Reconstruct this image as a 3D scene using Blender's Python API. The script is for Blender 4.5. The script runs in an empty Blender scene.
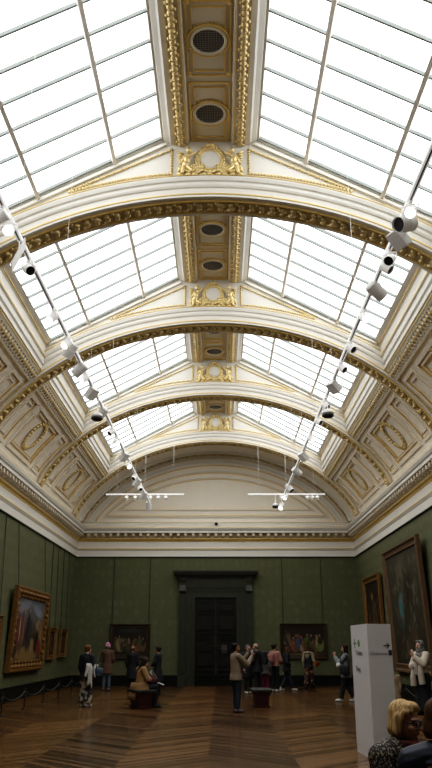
import bpy, bmesh, math, random
from mathutils import Vector, Matrix, Euler
random.seed(7)
PI = math.pi
SC = bpy.context.scene
COL = SC.collection

# ------------------------------------------------------------------ materials
def new_mat(name):
    m = bpy.data.materials.new(name); m.use_nodes = True
    nt = m.node_tree
    return m, nt, nt.nodes['Principled BSDF']

def N(nt, typ, **kw):
    n = nt.nodes.new(typ)
    for k, v in kw.items():
        if k in n.inputs.keys() if hasattr(n.inputs, 'keys') else False:
            n.inputs[k].default_value = v
        else:
            setattr(n, k, v)
    return n

def mat(name, col, rough=0.6, metal=0.0, var=0.0, scale=8.0, col2=None, bump=0.0, spec=0.5, emis=None, estr=0.0):
    m, nt, b = new_mat(name)
    b.inputs['Roughness'].default_value = rough
    b.inputs['Metallic'].default_value = metal
    b.inputs['Specular IOR Level'].default_value = spec
    c1 = (*col, 1)
    if var > 0 or col2:
        tc = nt.nodes.new('ShaderNodeTexCoord')
        nz = nt.nodes.new('ShaderNodeTexNoise'); nz.inputs['Scale'].default_value = scale; nz.inputs['Detail'].default_value = 3
        nt.links.new(tc.outputs['Object'], nz.inputs['Vector'])
        mx = nt.nodes.new('ShaderNodeMix'); mx.data_type = 'RGBA'
        c2 = (*col2, 1) if col2 else tuple(max(0, x * (1 - var)) for x in col) + (1,)
        mx.inputs[6].default_value = c1; mx.inputs[7].default_value = c2
        nt.links.new(nz.outputs['Fac'], mx.inputs[0])
        nt.links.new(mx.outputs[2], b.inputs['Base Color'])
        if bump > 0:
            bp = nt.nodes.new('ShaderNodeBump'); bp.inputs['Strength'].default_value = bump; bp.inputs['Distance'].default_value = 0.02
            nt.links.new(nz.outputs['Fac'], bp.inputs['Height']); nt.links.new(bp.outputs['Normal'], b.inputs['Normal'])
    else:
        b.inputs['Base Color'].default_value = c1
    if emis:
        b.inputs['Emission Color'].default_value = (*emis, 1); b.inputs['Emission Strength'].default_value = estr
    return m

def spots_mat(name, base, spot, scale, thr, rough=0.75, spot2=None):
    """cloth with scattered blotches"""
    m, nt, b = new_mat(name); b.inputs['Roughness'].default_value = rough
    tc = nt.nodes.new('ShaderNodeTexCoord')
    nz = nt.nodes.new('ShaderNodeTexNoise'); nz.inputs['Scale'].default_value = scale; nz.inputs['Detail'].default_value = 1.5
    nt.links.new(tc.outputs['Object'], nz.inputs['Vector'])
    cr = nt.nodes.new('ShaderNodeValToRGB'); e = cr.color_ramp.elements
    e[0].position = thr - .02; e[0].color = (*base, 1); e[1].position = thr + .02; e[1].color = (*spot, 1)
    if spot2:
        q = cr.color_ramp.elements.new(min(.99, thr + .12)); q.color = (*spot2, 1)
    nt.links.new(nz.outputs['Fac'], cr.inputs['Fac']); nt.links.new(cr.outputs['Color'], b.inputs['Base Color'])
    return m

M = {}
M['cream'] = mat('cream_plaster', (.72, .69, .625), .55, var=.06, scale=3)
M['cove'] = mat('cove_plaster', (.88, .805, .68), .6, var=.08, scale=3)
M['tan'] = mat('shaded_soffit_tan', (.62, .55, .42), .6, var=.1, scale=4)  # cream turned browner: the shade of down-facing soffits is in the colour
M['gold'] = mat('gilding', (.86, .67, .32), .36, metal=.45, var=.3, scale=14)
M['goldsoft'] = mat('dulled_gilding', (.76, .58, .28), .38, metal=.4, var=.45, scale=18)
M['goldline'] = mat('gilt_line', (.78, .55, .19), .42, metal=.35, var=.2, scale=6)
M['golddark'] = mat('dark_gilding_and_shade', (.60, .47, .26), .5, metal=.3, var=.4, scale=20)
M['vent'] = mat('vent_iron', (.03, .027, .024), .6)
M['ventbar'] = mat('vent_bars', (.20, .185, .165), .6)
M['bar'] = mat('glazing_bar_paint', (.22, .245, .23), .5)
M['purlin'] = mat('purlin_paint', (.80, .76, .70), .5)
M['base'] = mat('black_green_marble', (.007, .008, .0065), .42, scale=5, col2=(.012, .014, .011), spec=.15)
M['door'] = mat('ebonised_wood', (.011, .0112, .0095), .36, var=.3, scale=3, spec=.4)
M['surround'] = mat('dark_veined_marble', (.025, .027, .0195), .36, col2=(.050, .053, .038), scale=7, spec=.3)
M['rail_dark'] = mat('painted_rail_shadow', (.03, .03, .025), .7)
M['trackw'] = mat('glowing_track_enamel', (.85, .85, .86), .4, emis=(1, .99, .97), estr=.30)  # faint glow added so the unlit rail reads bright from below
M['trackdark'] = mat('track_slot', (.06, .06, .065), .5)
M['lampgrey'] = mat('glowing_grey_enamel', (.62, .61, .59), .5, emis=(1, .98, .95), estr=.05)  # slight glow added to grey casings, which give no light themselves
M['lampwhite'] = mat('glowing_white_enamel', (.88, .87, .85), .4, emis=(1, .98, .95), estr=.14)  # white casings glow a little in place of light falling on them
M['lampdark'] = mat('lamp_black', (.02, .02, .022), .4)
M['lenson'] = mat('lit_lens', (.9, .88, .8), .3, emis=(1, .96, .85), estr=2.5)
M['wire'] = mat('steel_wire', (.62, .61, .58), .4, metal=.3)
M['boxwhite'] = mat('white_laminate', (.62, .60, .61), .55)
M['ink'] = mat('sign_ink', (.035, .033, .05), .6)
M['inkgrey'] = mat('sign_grey_ink', (.14, .135, .15), .6)
M['signgreen'] = mat('sign_green', (.10, .24, .06), .6)
M['rope'] = mat('barrier_rope', (.028, .030, .026), .8)
M['post'] = mat('barrier_post', (.012, .012, .012), .45, metal=.4)
M['benchwood'] = mat('bench_mahogany', (.050, .012, .010), .35, var=.4, scale=4)
M['benchtop'] = mat('bench_leather', (.03, .028, .028), .45, spec=.25)
M['chain'] = mat('picture_chain', (.035, .037, .028), .6)
M['framegilt'] = mat('frame_gilt', (.27, .14, .036), .42, metal=.35, var=.6, scale=9)
M['framedim'] = mat('frame_dark_gilt', (.060, .036, .014), .5, metal=.2, var=.5, scale=7)
M['framebrown'] = mat('frame_walnut_gilt', (.165, .098, .052), .45, metal=.2, var=.4, scale=5)
M['white'] = mat('white_card', (.5, .5, .48), .7)
M['red'] = mat('red_enamel', (.45, .03, .03), .5)

def skylight_mat():
    m, nt, b = new_mat('skylight_glass')
    b.inputs['Base Color'].default_value = (.9, .92, .93, 1); b.inputs['Roughness'].default_value = .4
    tc = nt.nodes.new('ShaderNodeTexCoord')
    nz = nt.nodes.new('ShaderNodeTexNoise'); nz.inputs['Scale'].default_value = .35; nz.inputs['Detail'].default_value = 2
    nt.links.new(tc.outputs['Object'], nz.inputs['Vector'])
    mp = nt.nodes.new('ShaderNodeMapRange'); mp.inputs['To Min'].default_value = 3.0; mp.inputs['To Max'].default_value = 3.6
    nt.links.new(nz.outputs['Fac'], mp.inputs['Value'])
    nt.links.new(mp.outputs['Result'], b.inputs['Emission Strength'])
    b.inputs['Emission Color'].default_value = (.965, .985, 1.0, 1)
    return m
M['sky'] = skylight_mat()

def wall_mat():
    m, nt, b = new_mat('green_damask'); b.inputs['Roughness'].default_value = .7; b.inputs['Specular IOR Level'].default_value = .25
    tc = nt.nodes.new('ShaderNodeTexCoord')
    mp = nt.nodes.new('ShaderNodeMapping'); mp.inputs['Scale'].default_value = (1.0, 1.0, .7)
    nt.links.new(tc.outputs['Object'], mp.inputs['Vector'])
    vo = nt.nodes.new('ShaderNodeTexVoronoi'); vo.inputs['Scale'].default_value = 3.4; vo.inputs['Randomness'].default_value = .25
    nt.links.new(mp.outputs['Vector'], vo.inputs['Vector'])
    nz = nt.nodes.new('ShaderNodeTexNoise'); nz.inputs['Scale'].default_value = 9; nz.inputs['Detail'].default_value = 4
    nt.links.new(mp.outputs['Vector'], nz.inputs['Vector'])
    ad = nt.nodes.new('ShaderNodeMath'); ad.operation = 'MULTIPLY'
    nt.links.new(vo.outputs['Distance'], ad.inputs[0]); nt.links.new(nz.outputs['Fac'], ad.inputs[1])
    cr = nt.nodes.new('ShaderNodeValToRGB'); e = cr.color_ramp.elements
    e[0].position = .08; e[0].color = (.135, .140, .076, 1); e[1].position = .26; e[1].color = (.104, .110, .058, 1)
    nt.links.new(ad.outputs[0], cr.inputs['Fac']); nt.links.new(cr.outputs['Color'], b.inputs['Base Color'])
    return m
M['wall'] = wall_mat()

def floor_mat():
    m, nt, b = new_mat('chevron_parquet')
    L = nt.links.new
    def mth(op, a, b2=None):
        n = nt.nodes.new('ShaderNodeMath'); n.operation = op
        for i, v in enumerate((a, b2)):
            if v is None: continue
            if isinstance(v, (int, float)): n.inputs[i].default_value = v
            else: L(v, n.inputs[i])
        return n.outputs[0]
    tc = nt.nodes.new('ShaderNodeTexCoord'); sp = nt.nodes.new('ShaderNodeSeparateXYZ'); L(tc.outputs['Object'], sp.inputs[0])
    x, y = sp.outputs[0], sp.outputs[1]
    bw, pw = 1.30, .15
    u = mth('DIVIDE', x, bw)
    band = mth('FLOOR', u)
    tri = mth('PINGPONG', x, bw)
    c = mth('DIVIDE', mth('ADD', y, tri), pw)
    pid = mth('FLOOR', c)
    cb = nt.nodes.new('ShaderNodeCombineXYZ'); L(band, cb.inputs[0]); L(pid, cb.inputs[1])
    wn = nt.nodes.new('ShaderNodeTexWhiteNoise'); wn.noise_dimensions = '2D'; L(cb.outputs[0], wn.inputs['Vector'])
    big = nt.nodes.new('ShaderNodeTexNoise'); big.inputs['Scale'].default_value = .55; big.inputs['Detail'].default_value = 3; L(tc.outputs['Object'], big.inputs['Vector'])
    par = mth('MODULO', mth('ABSOLUTE', band), 2.0)  # every other band lighter: the planks' uneven reflection painted into the colour
    fac = mth('ADD', mth('ADD', mth('ADD', mth('MULTIPLY', wn.outputs['Value'], .56), mth('MULTIPLY', big.outputs['Fac'], .10)), mth('MULTIPLY', par, .20)), .06)
    cr = nt.nodes.new('ShaderNodeValToRGB'); e = cr.color_ramp.elements
    e[0].position = .15; e[0].color = (.026, .0125, .0048, 1); e[1].position = .95; e[1].color = (.20, .096, .031, 1)
    L(fac, cr.inputs['Fac'])
    fr = mth('FRACT', c)
    gap = mth('LESS_THAN', fr, .06)
    mx = nt.nodes.new('ShaderNodeMix'); mx.data_type = 'RGBA'; L(gap, mx.inputs[0]); L(cr.outputs['Color'], mx.inputs[6]); mx.inputs[7].default_value = (.022, .013, .007, 1)
    L(mx.outputs[2], b.inputs['Base Color'])
    rg = nt.nodes.new('ShaderNodeMapRange'); L(wn.outputs['Value'], rg.inputs['Value']); rg.inputs['To Min'].default_value = .19; rg.inputs['To Max'].default_value = .27
    L(rg.outputs['Result'], b.inputs['Roughness'])
    b.inputs['Specular IOR Level'].default_value = .28
    return m
M['floor'] = floor_mat()

# ------------------------------------------------------------------ mesh collector
class G:
    def __init__(s): s.v = []; s.f = []; s.m = []
    def add(s, vs, fs, mi=0):
        o = len(s.v); s.v += [tuple(p) for p in vs]
        s.f += [tuple(i + o for i in f) for f in fs]; s.m += [mi] * len(fs)
        return s
    def quad(s, a, b, c, d, mi=0): return s.add([a, b, c, d], [(0, 1, 2, 3)], mi)
    def box(s, c, d, mi=0, mat=None):
        x, y, z = (k / 2 for k in d)
        vs = [Vector((sx * x, sy * y, sz * z)) for sx in (-1, 1) for sy in (-1, 1) for sz in (-1, 1)]
        if mat is not None: vs = [mat @ p for p in vs]
        vs = [p + Vector(c) for p in vs]
        return s.add(vs, [(0, 1, 3, 2), (4, 6, 7, 5), (0, 4, 5, 1), (2, 3, 7, 6), (0, 2, 6, 4), (1, 5, 7, 3)], mi)
    def cbox(s, c, d, ch, mi=0, mat=None):
        """box with chamfered edges"""
        bm = bmesh.new(); bmesh.ops.create_cube(bm, size=1)
        for v in bm.verts: v.co = Vector((v.co.x * d[0], v.co.y * d[1], v.co.z * d[2]))
        bmesh.ops.bevel(bm, geom=bm.edges[:], offset=ch, segments=2, affect='EDGES', profile=.5)
        return s.frombm(bm, c, mi, mat)
    def frombm(s, bm, c=(0, 0, 0), mi=0, mat=None):
        bm.verts.index_update()
        vs = [(mat @ v.co if mat is not None else v.co) + Vector(c) for v in bm.verts]
        fs = [[v.index for v in f.verts] for f in bm.faces]
        bm.free(); return s.add(vs, fs, mi)
    def blob(s, c, r, mi=0, rot=None, sub=1):
        vs, fs = ICO[sub]
        if isinstance(r, (int, float)): r = (r, r, r)
        c = Vector(c); out = []
        for p in vs:
            q = Vector((p[0] * r[0], p[1] * r[1], p[2] * r[2]))
            if rot is not None: q = rot @ q
            out.append(q + c)
        return s.add(out, fs, mi)
    def loft(s, rings, mi=0, caps=True, closed=True):
        """rings: lists of equal length of points"""
        n = len(rings[0]); vs = [p for r in rings for p in r]; fs = []
        for i in range(len(rings) - 1):
            for j in range(n if closed else n - 1):
                k = (j + 1) % n
                fs.append((i * n + j, i * n + k, (i + 1) * n + k, (i + 1) * n + j))
        if caps and closed:
            fs.append(tuple(range(n))[::-1]); o = (len(rings) - 1) * n; fs.append(tuple(range(o, o + n)))
        return s.add(vs, fs, mi)
    def tube(s, pts, r, seg=8, mi=0):
        pts = [Vector(p) for p in pts]; rings = []
        for i, p in enumerate(pts):
            d = (pts[min(i + 1, len(pts) - 1)] - pts[max(i - 1, 0)]).normalized()
            a = d.orthogonal().normalized() if i == 0 else (prev - d * prev.dot(d)).normalized()
            prev = a; b = d.cross(a); rr = r[i] if isinstance(r, (list, tuple)) else r
            rings.append([p + (a * math.cos(t) + b * math.sin(t)) * rr for t in (2 * PI * k / seg for k in range(seg))])
        return s.loft(rings, mi)
    def cyl(s, p1, p2, r1, r2=None, seg=16, mi=0): return s.tube([p1, p2], [r1, r1 if r2 is None else r2], seg, mi)
    def cap(s, p1, p2, r1, r2=None, mi=0, seg=12):
        """capsule with a taper"""
        p1, p2 = Vector(p1), Vector(p2); r2 = r1 if r2 is None else r2
        d = (p2 - p1); d = d.normalized() if d.length > 1e-6 else Vector((0, 0, 1))
        a = d.orthogonal().normalized(); b = d.cross(a); rings = []
        for k in range(1, 5):
            t = PI / 2 * (1 - k / 4); rings.append((p1 - d * r1 * math.sin(t), r1 * math.cos(t)))
        for k in range(0, 4):
            t = PI / 2 * k / 4; rings.append((p2 + d * r2 * math.sin(t), r2 * math.cos(t)))
        return s.loft([[c + (a * math.cos(q) + b * math.sin(q)) * r for q in (2 * PI * j / seg for j in range(seg))] for c, r in rings], mi)
    def lathe(s, prof, c=(0, 0, 0), seg=24, mi=0, mat=None):
        rings = []
        for r, z in prof:
            ring = [Vector((r * math.cos(t), r * math.sin(t), z)) for t in (2 * PI * k / seg for k in range(seg))]
            rings.append([(mat @ p if mat is not None else p) + Vector(c) for p in ring])
        return s.loft(rings, mi)
    def torus(s, c, R, r, mat=None, seg=32, ss=8, mi=0, sy=1.0):
        rings = []
        for i in range(seg + 1):
            t = 2 * PI * i / seg
            ring = []
            for j in range(ss):
                q = 2 * PI * j / ss
                p = Vector(((R + r * math.cos(q)) * math.cos(t), (R + r * math.cos(q)) * math.sin(t) * sy, r * math.sin(q)))
                ring.append((mat @ p if mat is not None else p) + Vector(c))
            rings.append(ring)
        return s.loft(rings, mi, caps=False)
    def sweep(s, frames, prof, mi=0, closed=False):
        """frames: (origin, u, v); prof: (a, b) pairs; mi may be a list per segment"""
        rings = [[Vector(o) + Vector(u) * a + Vector(v) * b for a, b in prof] for o, u, v in frames]
        if closed: rings.append(rings[0])
        n = len(prof)
        for i in range(len(rings) - 1):
            for j in range(n - 1):
                s.quad(rings[i][j], rings[i][j + 1], rings[i + 1][j + 1], rings[i + 1][j], mi[j] if isinstance(mi, list) else mi)
        return s
    def build(s, name, mats, parent=None, smooth=False, kind=None):
        me = bpy.data.meshes.new(name); me.from_pydata(s.v, [], s.f)
        for m in (mats if isinstance(mats, (list, tuple)) else [mats]): me.materials.append(m)
        if len(me.materials) > 1: me.polygons.foreach_set('material_index', s.m)
        if smooth: me.polygons.foreach_set('use_smooth', [True] * len(me.polygons))
        me.update()
        o = bpy.data.objects.new(name, me); COL.objects.link(o)
        if parent is not None: o.parent = parent
        if kind: o['kind'] = kind
        return o
    def volume(s, name, material, parent, vox=.012, smooth=2):
        """closed overlapping shapes fused into one continuous skin"""
        me = bpy.data.meshes.new('tmp'); me.from_pydata(s.v, [], s.f)
        bm = bmesh.new(); bm.from_mesh(me); bmesh.ops.recalc_face_normals(bm, faces=bm.faces[:]); bm.to_mesh(me); bm.free()
        t = bpy.data.objects.new('tmp', me); COL.objects.link(t)
        md = t.modifiers.new('r', 'REMESH'); md.mode = 'VOXEL'; md.voxel_size = vox; md.adaptivity = 0
        dg = bpy.context.evaluated_depsgraph_get(); dg.update()
        out = bpy.data.meshes.new_from_object(t.evaluated_get(dg))
        bpy.data.objects.remove(t); bpy.data.meshes.remove(me)
        bm = bmesh.new(); bm.from_mesh(out)
        for _ in range(smooth): bmesh.ops.smooth_vert(bm, verts=bm.verts[:], factor=.5, use_axis_x=True, use_axis_y=True, use_axis_z=True)
        bm.to_mesh(out); bm.free()
        out.name = name; out.materials.clear(); out.materials.append(material)
        out.polygons.foreach_set('use_smooth', [True] * len(out.polygons)); out.update()
        o = bpy.data.objects.new(name, out); COL.objects.link(o)
        if parent is not None: o.parent = parent
        return o
ICO = {}
for _s in (1, 2, 3):
    _b = bmesh.new(); bmesh.ops.create_icosphere(_b, subdivisions=_s, radius=1)
    ICO[_s] = ([tuple(v.co) for v in _b.verts], [tuple(v.index for v in f.verts) for f in _b.faces]); _b.free()

def thing(name, label, cat, loc=(0, 0, 0), rz=0, group=None, rx=0):
    o = bpy.data.objects.new(name, None); COL.objects.link(o); o.empty_display_size = .1
    o.location = loc; o.rotation_euler = (rx, 0, rz); o['label'] = label; o['category'] = cat
    if group: o['group'] = group
    return o
def tag(o, label, cat, group=None):
    o['label'] = label; o['category'] = cat
    if group: o['group'] = group
    return o
def place(o, loc, rz=0):
    o.location = loc; o.rotation_euler = (0, 0, rz); return o
def dup(root, loc, rz=0, label=None, group=None, rx=None):
    r = root.copy(); COL.objects.link(r); r.location = loc
    r.rotation_euler = (root.rotation_euler.x if rx is None else rx, 0, rz)
    if label: r['label'] = label
    if group: r['group'] = group
    for ch in list(root.children):
        c = ch.copy(); COL.objects.link(c); c.parent = r
        for g in ch.children:
            d = g.copy(); COL.objects.link(d); d.parent = c
    return r
# ------------------------------------------------------------------ people
SKIN = {k: mat('skin_' + k, c, .5, var=.12, scale=9) for k, c in
        dict(fair=(.42, .24, .17), mid=(.30, .16, .105), ruddy=(.46, .25, .18), dim=(.26, .13, .09)).items()}
def hair_mat(name, c, c2):
    m, nt, b = new_mat(name); b.inputs['Roughness'].default_value = .6; b.inputs['Specular IOR Level'].default_value = .12
    tc = nt.nodes.new('ShaderNodeTexCoord'); mp = nt.nodes.new('ShaderNodeMapping'); mp.inputs['Scale'].default_value = (95, 95, 7)
    nt.links.new(tc.outputs['Object'], mp.inputs['Vector'])
    nz = nt.nodes.new('ShaderNodeTexNoise'); nz.inputs['Scale'].default_value = 1; nz.inputs['Detail'].default_value = 3; nt.links.new(mp.outputs['Vector'], nz.inputs['Vector'])
    cr = nt.nodes.new('ShaderNodeValToRGB'); e = cr.color_ramp.elements; e[0].position = .36; e[0].color = (*c2, 1); e[1].position = .60; e[1].color = (*c, 1)
    nt.links.new(nz.outputs['Fac'], cr.inputs['Fac']); nt.links.new(cr.outputs['Color'], b.inputs['Base Color'])
    bp = nt.nodes.new('ShaderNodeBump'); bp.inputs['Strength'].default_value = .5; bp.inputs['Distance'].default_value = .01
    nt.links.new(nz.outputs['Fac'], bp.inputs['Height']); nt.links.new(bp.outputs['Normal'], b.inputs['Normal'])
    return m
HAIR = {k: hair_mat('hair_' + k, c, c2) for k, (c, c2) in
        dict(black=((.006, .005, .005), (.012, .010, .009)), brown=((.10, .05, .024), (.045, .022, .012)), chestnut=((.13, .062, .026), (.05, .022, .011)),
             blonde=((.62, .43, .22), (.27, .155, .06)), grey=((.20, .17, .15), (.10, .08, .07)), dark=((.014, .009, .007), (.03, .02, .014))).items()}
M['eye'] = mat('eye_dark', (.01, .008, .008), .2)
M['lip'] = mat('lip', (.28, .08, .07), .45)
CL = {}
def cloth(name, c, rough=.8, var=.25, scale=12):
    if name not in CL: CL[name] = mat('cloth_' + name, c, rough, var=var, scale=scale)
    return CL[name]

def V(*a): return Vector(a)
def J(seated=False):
    d = dict(pel=V(0, 0, .93), neck=V(0, -.015, 1.43), head=V(0, .015, 1.585), yaw=0, pitch=0)
    for n, s in (('l', -1), ('r', 1)):
        d['sh' + n] = V(.178 * s, -.01, 1.375); d['el' + n] = V(.225 * s, -.03, 1.10); d['wr' + n] = V(.22 * s, .06, .86)
        d['hip' + n] = V(.088 * s, 0, .90); d['kn' + n] = V(.095 * s, .015, .49); d['an' + n] = V(.10 * s, -.02, .085); d['to' + n] = V(.115 * s, .12, .03)
    if seated:
        d['pel'] = V(0, 0, .56); d['neck'] = V(0, .03, 1.06); d['head'] = V(0, .065, 1.215)
        for n, s in (('l', -1), ('r', 1)):
            d['sh' + n] = V(.175 * s, .02, 1.0); d['el' + n] = V(.235 * s, .06, .74); d['wr' + n] = V(.13 * s, .27, .66)
            d['hip' + n] = V(.09 * s, .03, .54); d['kn' + n] = V(.12 * s, .44, .54); d['an' + n] = V(.12 * s, .43, .085); d['to' + n] = V(.13 * s, .57, .03)
    return d

def ring(c, rx, ry, n=20, k=1.0):
    return [c + V(rx * math.cos(t), ry * math.sin(t) * k, 0) for t in (2 * PI * i / n for i in range(n))]
TORSO = [(-.16, .10, .085), (-.10, .150, .105), (0, .168, .118), (.15, .158, .108), (.38, .132, .094), (.60, .150, .108), (.78, .160, .112), (.90, .150, .092), (.97, .095, .07), (1.03, .058, .058)]
def spine(P, t):
    a, b = P['pel'], P['neck']
    return a + (b - a) * t
def torso(g, P, grow=0, lo=-.16, hi=1.03):
    rings = [ring(spine(P, t), rx + grow, ry + grow) for t, rx, ry in TORSO if lo <= t <= hi]
    g.loft(rings)
    for n in 'lr':
        g.cap(spine(P, .90) + V(.07 * (1 if n == 'r' else -1), 0, 0), P['sh' + n], .062 + grow, .056 + grow)
def hand(g, P, n):
    w, e = P['wr' + n], P['el' + n]
    d = P.get('hd' + n, (w - e)).normalized()
    s = 1 if n == 'r' else -1
    pn = P.get('pn' + n, V(-s, .2, 0)); pn = (pn - d * pn.dot(d)).normalized()
    sd = d.cross(pn).normalized()
    if sd.y < 0 and 'pn' + n not in P: sd = -sd     # thumb side to the front
    pc = w + d * .048
    rot = Matrix((sd, d, pn)).transposed()
    g.blob(pc, (.040, .054, .017), rot=rot, sub=2)
    curl = P.get('curl', .5)
    for i, (o, L) in enumerate(((.030, .072), (.0105, .080), (-.0095, .075), (-.029, .060))):
        b = w + d * .092 + sd * o
        m1 = b + (d * math.cos(curl * .6) + pn * math.sin(curl * .6)) * L * .52
        m2 = m1 + (d * math.cos(curl * 1.8) + pn * math.sin(curl * 1.8)) * L * .48
        g.cap(w + d * .06 + sd * o * .8, b, .0085, .0088, seg=8); g.cap(b, m1, .0088, .0080, seg=8); g.cap(m1, m2, .0080, .0066, seg=8)
    b = w + d * .028 + sd * .030
    m1 = b + (d * .7 + sd * .6 + pn * .25).normalized() * .038; m2 = m1 + (d * .9 + sd * .15 + pn * .3).normalized() * .03
    g.cap(b - sd * .012, m1, .0115, .0095, seg=8); g.cap(m1, m2, .0095, .0078, seg=8)
def headmat(P): return Euler((P['pitch'], P.get('roll', 0), P['yaw'])).to_matrix()
def body(P, skin, root, s, vox=.0085):
    g = G(); torso(g, P)
    for n in 'lr':
        g.cap(P['sh' + n], P['el' + n], .047, .037); g.cap(P['el' + n], P['wr' + n], .038, .025); hand(g, P, n)
        g.cap(P['hip' + n], P['kn' + n], .078, .052); g.cap(P['kn' + n], P['an' + n], .052, .035)
        g.cap(P['kn' + n] + (P['an' + n] - P['kn' + n]) * .28 + V(0, -.012, 0), P['kn' + n] + (P['an' + n] - P['kn' + n]) * .55, .045, .036)
        g.cap(P['an' + n] + V(0, -.03, -.04), P['to' + n], .036, .026)
    h, R = P['head'], headmat(P)
    def q(x, y, z): return h + R @ V(x, y, z)
    g.cap(P['neck'] + V(0, 0, -.03), h + R @ V(0, -.02, -.05), .054, .050)
    g.blob(q(0, -.012, .028), (.074, .093, .092), rot=R, sub=3)
    g.blob(q(0, .018, -.035), (.062, .072, .075), rot=R, sub=3)
    g.blob(q(0, .058, -.088), (.030, .026, .022), rot=R, sub=2)
    g.cap(q(0, .084, .012), q(0, .106, -.030), .009, .014, seg=10); g.blob(q(0, .102, -.032), (.017, .014, .011), rot=R, sub=2)
    for sx in (-1, 1):
        g.blob(q(.075 * sx, -.008, -.008), (.010, .020, .032), rot=R, sub=2)
        g.blob(q(.042 * sx, .062, -.030), (.024, .020, .020), rot=R, sub=2)
        g.cap(q(.012 * sx, .083, .022), q(.05 * sx, .070, .022), .009, .008, seg=8)
    g.blob(q(0, .083, -.060), (.024, .012, .009), rot=R, sub=2)
    for i in range(len(g.v)): g.v[i] = tuple(Vector(g.v[i]) * s)
    o = g.volume('body', skin, root, vox * s, 1)
    for sx in (-1, 1):
        e = G(); e.blob(q(.031 * sx, .079, .004) * s, (.014 * s, .009 * s, .008 * s), rot=R, sub=2); e.build('eye', M['eye'], root, True)
    e = G(); e.blob(q(0, .090, -.060) * s, (.022 * s, .008 * s, .007 * s), rot=R, sub=2); e.build('mouth', M['lip'], root, True)
    return o
def vol(g, name, m, root, s, vox=.013, sm=2):
    for i in range(len(g.v)): g.v[i] = tuple(Vector(g.v[i]) * s)
    return g.volume(name, m, root, vox * s, sm)
def top(P, name, m, root, s, hem=.80, flare=0.03, grow=.022, sl=1.0, sw=0.0, collar=True, vox=.013, depth=0, seated=False):
    """jacket, jumper or coat: shoulders to hem with sleeves"""
    g = G()
    ts = [t for t in TORSO if t[0] >= -.05 and t[0] < .99]
    rings = []
    a = P['pel']
    if hem < a.z and not seated:
        for k in range(5):
            f = k / 5; z = hem + (a.z - hem) * f
            rings.append(ring(V(a.x, a.y + depth * (1 - f), z), .178 + grow + flare * (1 - f), .128 + grow + flare * (1 - f) * .9))
    for t, rx, ry in ts:
        rx = max(rx, .150) if t < .6 else rx; ry = max(ry, .108) if t < .6 else ry
        c = spine(P, t)
        if hem >= a.z and c.z < hem and not seated: continue
        rings.append(ring(c, rx + grow, ry + grow))
    g.loft(rings)
    for n in 'lr':
        sx = 1 if n == 'r' else -1
        g.cap(spine(P, .90) + V(.07 * sx, 0, 0), P['sh' + n], .066 + grow, .060 + grow)
        e, w = P['el' + n], P['wr' + n]
        if sl > .05:
            e2 = P['sh' + n] + (e - P['sh' + n]) * min(1, sl * 2)
            g.cap(P['sh' + n], e2, .056 + grow + sw * .5, .046 + grow + sw)
        if sl > .5:
            w2 = e + (w - e) * min(1, (sl - .5) * 2) * .94
            g.tube([e, e + (w2 - e) * .3, w2], [.046 + grow + sw, .045 + grow + sw, .036 + grow * .7 + sw], 12)
    if collar:
        c = spine(P, 1.0); g.loft([ring(c + V(0, 0, -.05), .105, .09), ring(c + V(0, 0, .03), .072, .07)])
    return vol(g, name, m, root, s, vox)
def trousers(P, m, root, s, flare=0.0, hem=.10, name='trousers', grow=.014, wide=0.0):
    g = G()
    a = P['pel']
    g.loft([ring(a + V(0, .0, -.13), .13 + wide * .5, .105), ring(a + V(0, 0, -.06), .165 + wide * .5, .120), ring(a, .172, .124), ring(a + V(0, 0, .09), .156, .112)])
    for n in 'lr':
        h, k, an = P['hip' + n], P['kn' + n], P['an' + n]
        d = (an - k); hm = k + d * (1 - max(0, hem - .085) / max(.05, d.length))
        g.cap(h, k, .088 + grow + wide * .4, .058 + grow + wide)
        g.tube([k, k + (hm - k) * .4, hm], [.057 + grow + wide, .056 + grow + wide + flare * .3, .046 + grow + wide + flare], 12)
    return vol(g, name, m, root, s)
def shoes(P, m, root, s):
    for n in 'lr':
        g = G(); a, t = P['an' + n], P['to' + n]
        d = (t - a); d.z = 0; d.normalize()
        b = V(a.x, a.y, t.z) - d * .035
        g.cap(b + V(0, 0, .018), t + V(0, 0, .012), .043, .038); g.cap(b + V(0, 0, .02), a + V(0, 0, -.005), .043, .044)
        g.cap(b + V(0, 0, .0), t + d * .01, .032, .030)
        vol(g, 'shoe', m, root, s, .010, 1)
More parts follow.
